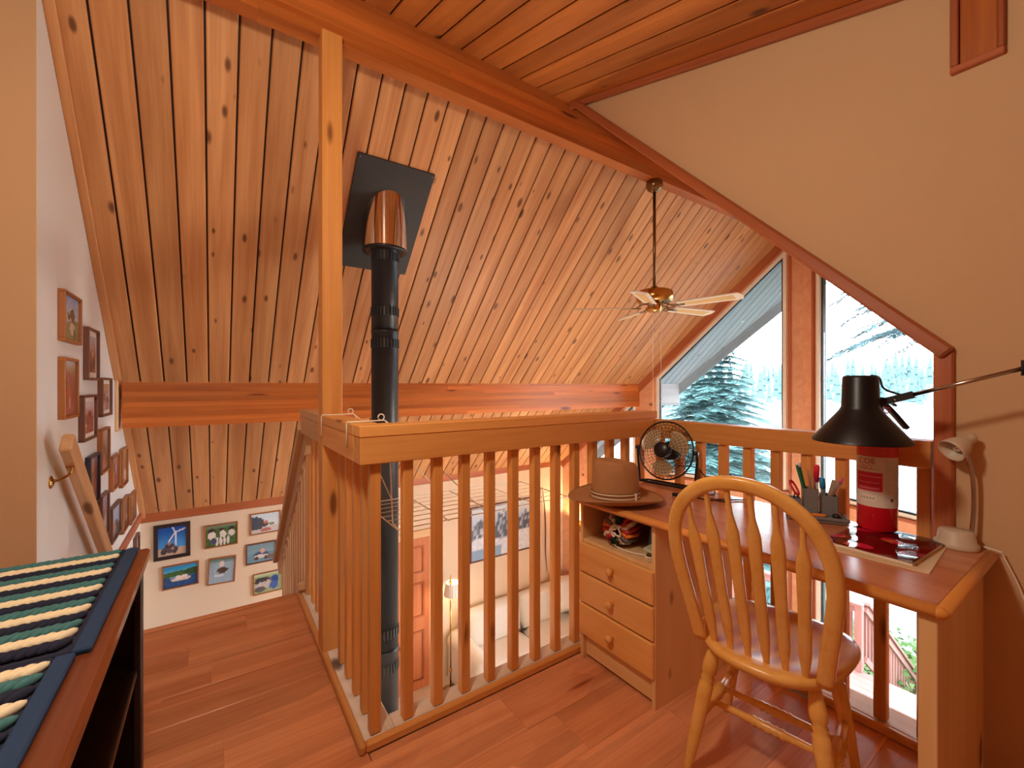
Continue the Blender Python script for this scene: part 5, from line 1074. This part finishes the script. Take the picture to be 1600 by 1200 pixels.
# bank shrubs
sm_ = MB(); rn = random.Random(21)
for k in range(900):
    xx, yy = rn.uniform(9.2, 14.6), rn.uniform(-1.5, 7.5); zz = -3.35-3.2*max(0, min(1, (xx-7.5)/9)); h = rn.uniform(0.25, 0.8); a = rn.uniform(0, PI)
    for q in range(5):
        b = a+q*1.3; l = rn.uniform(0.08, 0.2); z_ = zz+h*(0.3+0.17*q); c_ = Vector((xx+0.12*math.cos(b), yy+0.12*math.sin(b), z_))
        sm_.add([c_, c_+Vector((l*math.cos(b), l*math.sin(b), 0.05)), c_+Vector((l*0.5*math.cos(b+0.8), l*0.5*math.sin(b+0.8), 0.09))], [(0, 1, 2)])
tag(sm_.build('bank_shrubs', 'grass'), 'low leafy growth on the bank below the deck', 'shrubs', kind='stuff')
# conifers
def spray(m, p, d, L, rn_, droop):
    """one bough: stem with flat side twigs carrying needles"""
    d = Vector(d).normalized(); side = d.cross(Vector((0, 0, 1))).normalized(); n_ = int(L/0.11)+2
    for k in range(1, n_):
        t = k/n_; c_ = p+d*(L*t)+Vector((0, 0, -droop*L*t*t))
        tl2 = L*0.40*(1-t)**0.7+0.10
        for sg in (-1, 1):
            td = (side*sg*0.8+d*0.6+Vector((0, 0, -0.35*rn_.random()-0.1))).normalized(); nn = int(tl2/0.038)+2
            for q in range(nn):
                b = c_+td*(tl2*q/nn); w_ = 0.055*(1-0.5*q/nn)+0.015; nd = Vector((rn_.uniform(-.3, .3), rn_.uniform(-.3, .3), rn_.uniform(-.5, .15)))
                for s2 in (-1, 1):
                    e = (td.cross(Vector((0, 0, 1)))*s2+td*0.7+nd*0.5).normalized(); m.add([b-td*0.013, b+td*0.022, b+e*w_*1.9], [(0, 1, 2)])
    return m
def conifer(label, x, y, z, h, r0, whorls, per, rn_, droop=0.25, zmin=0.12, only=None, fmax=1.0, nmat='needles'):
    t = thing('conifer_tree', label, 'tree', (x, y, z)); m = MB(); m.turned((0, 0, 0), (0, 0, h), [(0, 0.14), (0.5, 0.09), (1, 0.01)], 10); m.build('trunk', 'bark', t)
    m = MB(); bm_ = MB()
    for k in range(whorls):
        f_ = zmin+(fmax-zmin)*k/whorls; L = r0*(1-f_)**0.8+0.15
        for q in range(per):
            a = 2*PI*(q+rn_.random()*0.7)/per+k*0.9
            if only and not only(a, f_): continue
            d = Vector((math.cos(a), math.sin(a), 0.12)); p = Vector((0, 0, h*f_)); LL = L*rn_.uniform(0.75, 1.1); spray(m, p, d, LL, rn_, droop)
            bm_.tube([p, p+d*LL*0.5+Vector((0, 0, -droop*LL*0.25)), p+d*LL+Vector((0, 0, -droop*LL))], 0.016, 4, scale=[1, 0.6, 0.2])
    tag(m.build('needle_foliage', nmat, t), kind='stuff'); bm_.build('branches', 'bark', t)
conifer('pale green spruce tree outside the eave side gable window', 11.6, 6.9, -4.6, 8.0, 3.3, 44, 9, random.Random(5), 0.30)
conifer('fir tree outside the dormer side, its boughs hanging across the slanted window', 13.1, 1.3, -5.2, 24.0, 4.9, 13, 10, random.Random(8), 0.40, 0.33, only=lambda a, f_: math.cos(a-2.1) > 0.45, fmax=0.58, nmat='needles_dark')
fm = MB(); rn = random.Random(12)
ca, sa = 0.5673, 0.8235
for k in range(520):
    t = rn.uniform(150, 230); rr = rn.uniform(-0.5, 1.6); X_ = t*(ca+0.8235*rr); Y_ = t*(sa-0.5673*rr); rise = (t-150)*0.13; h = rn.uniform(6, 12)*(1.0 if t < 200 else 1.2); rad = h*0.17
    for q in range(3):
        z0 = -6.4+rise+h*(0.08+0.28*q); rr_ = rad*(1-0.27*q); zt = z0+h*0.42; n_ = 6; ph = rn.random()
        vv = [(X_+rr_*math.cos(ph+2*PI*i_/n_), Y_+rr_*math.sin(ph+2*PI*i_/n_), z0) for i_ in range(n_)]+[(X_, Y_, zt)]
        fm.add(vv, [(i_, (i_+1) % n_, n_) for i_ in range(n_)])
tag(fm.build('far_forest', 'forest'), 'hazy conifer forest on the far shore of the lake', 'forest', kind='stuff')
hm = MB(); vv = []; ny = 60
for j in range(ny+1):
    rr = -0.9+3.2*j/ny
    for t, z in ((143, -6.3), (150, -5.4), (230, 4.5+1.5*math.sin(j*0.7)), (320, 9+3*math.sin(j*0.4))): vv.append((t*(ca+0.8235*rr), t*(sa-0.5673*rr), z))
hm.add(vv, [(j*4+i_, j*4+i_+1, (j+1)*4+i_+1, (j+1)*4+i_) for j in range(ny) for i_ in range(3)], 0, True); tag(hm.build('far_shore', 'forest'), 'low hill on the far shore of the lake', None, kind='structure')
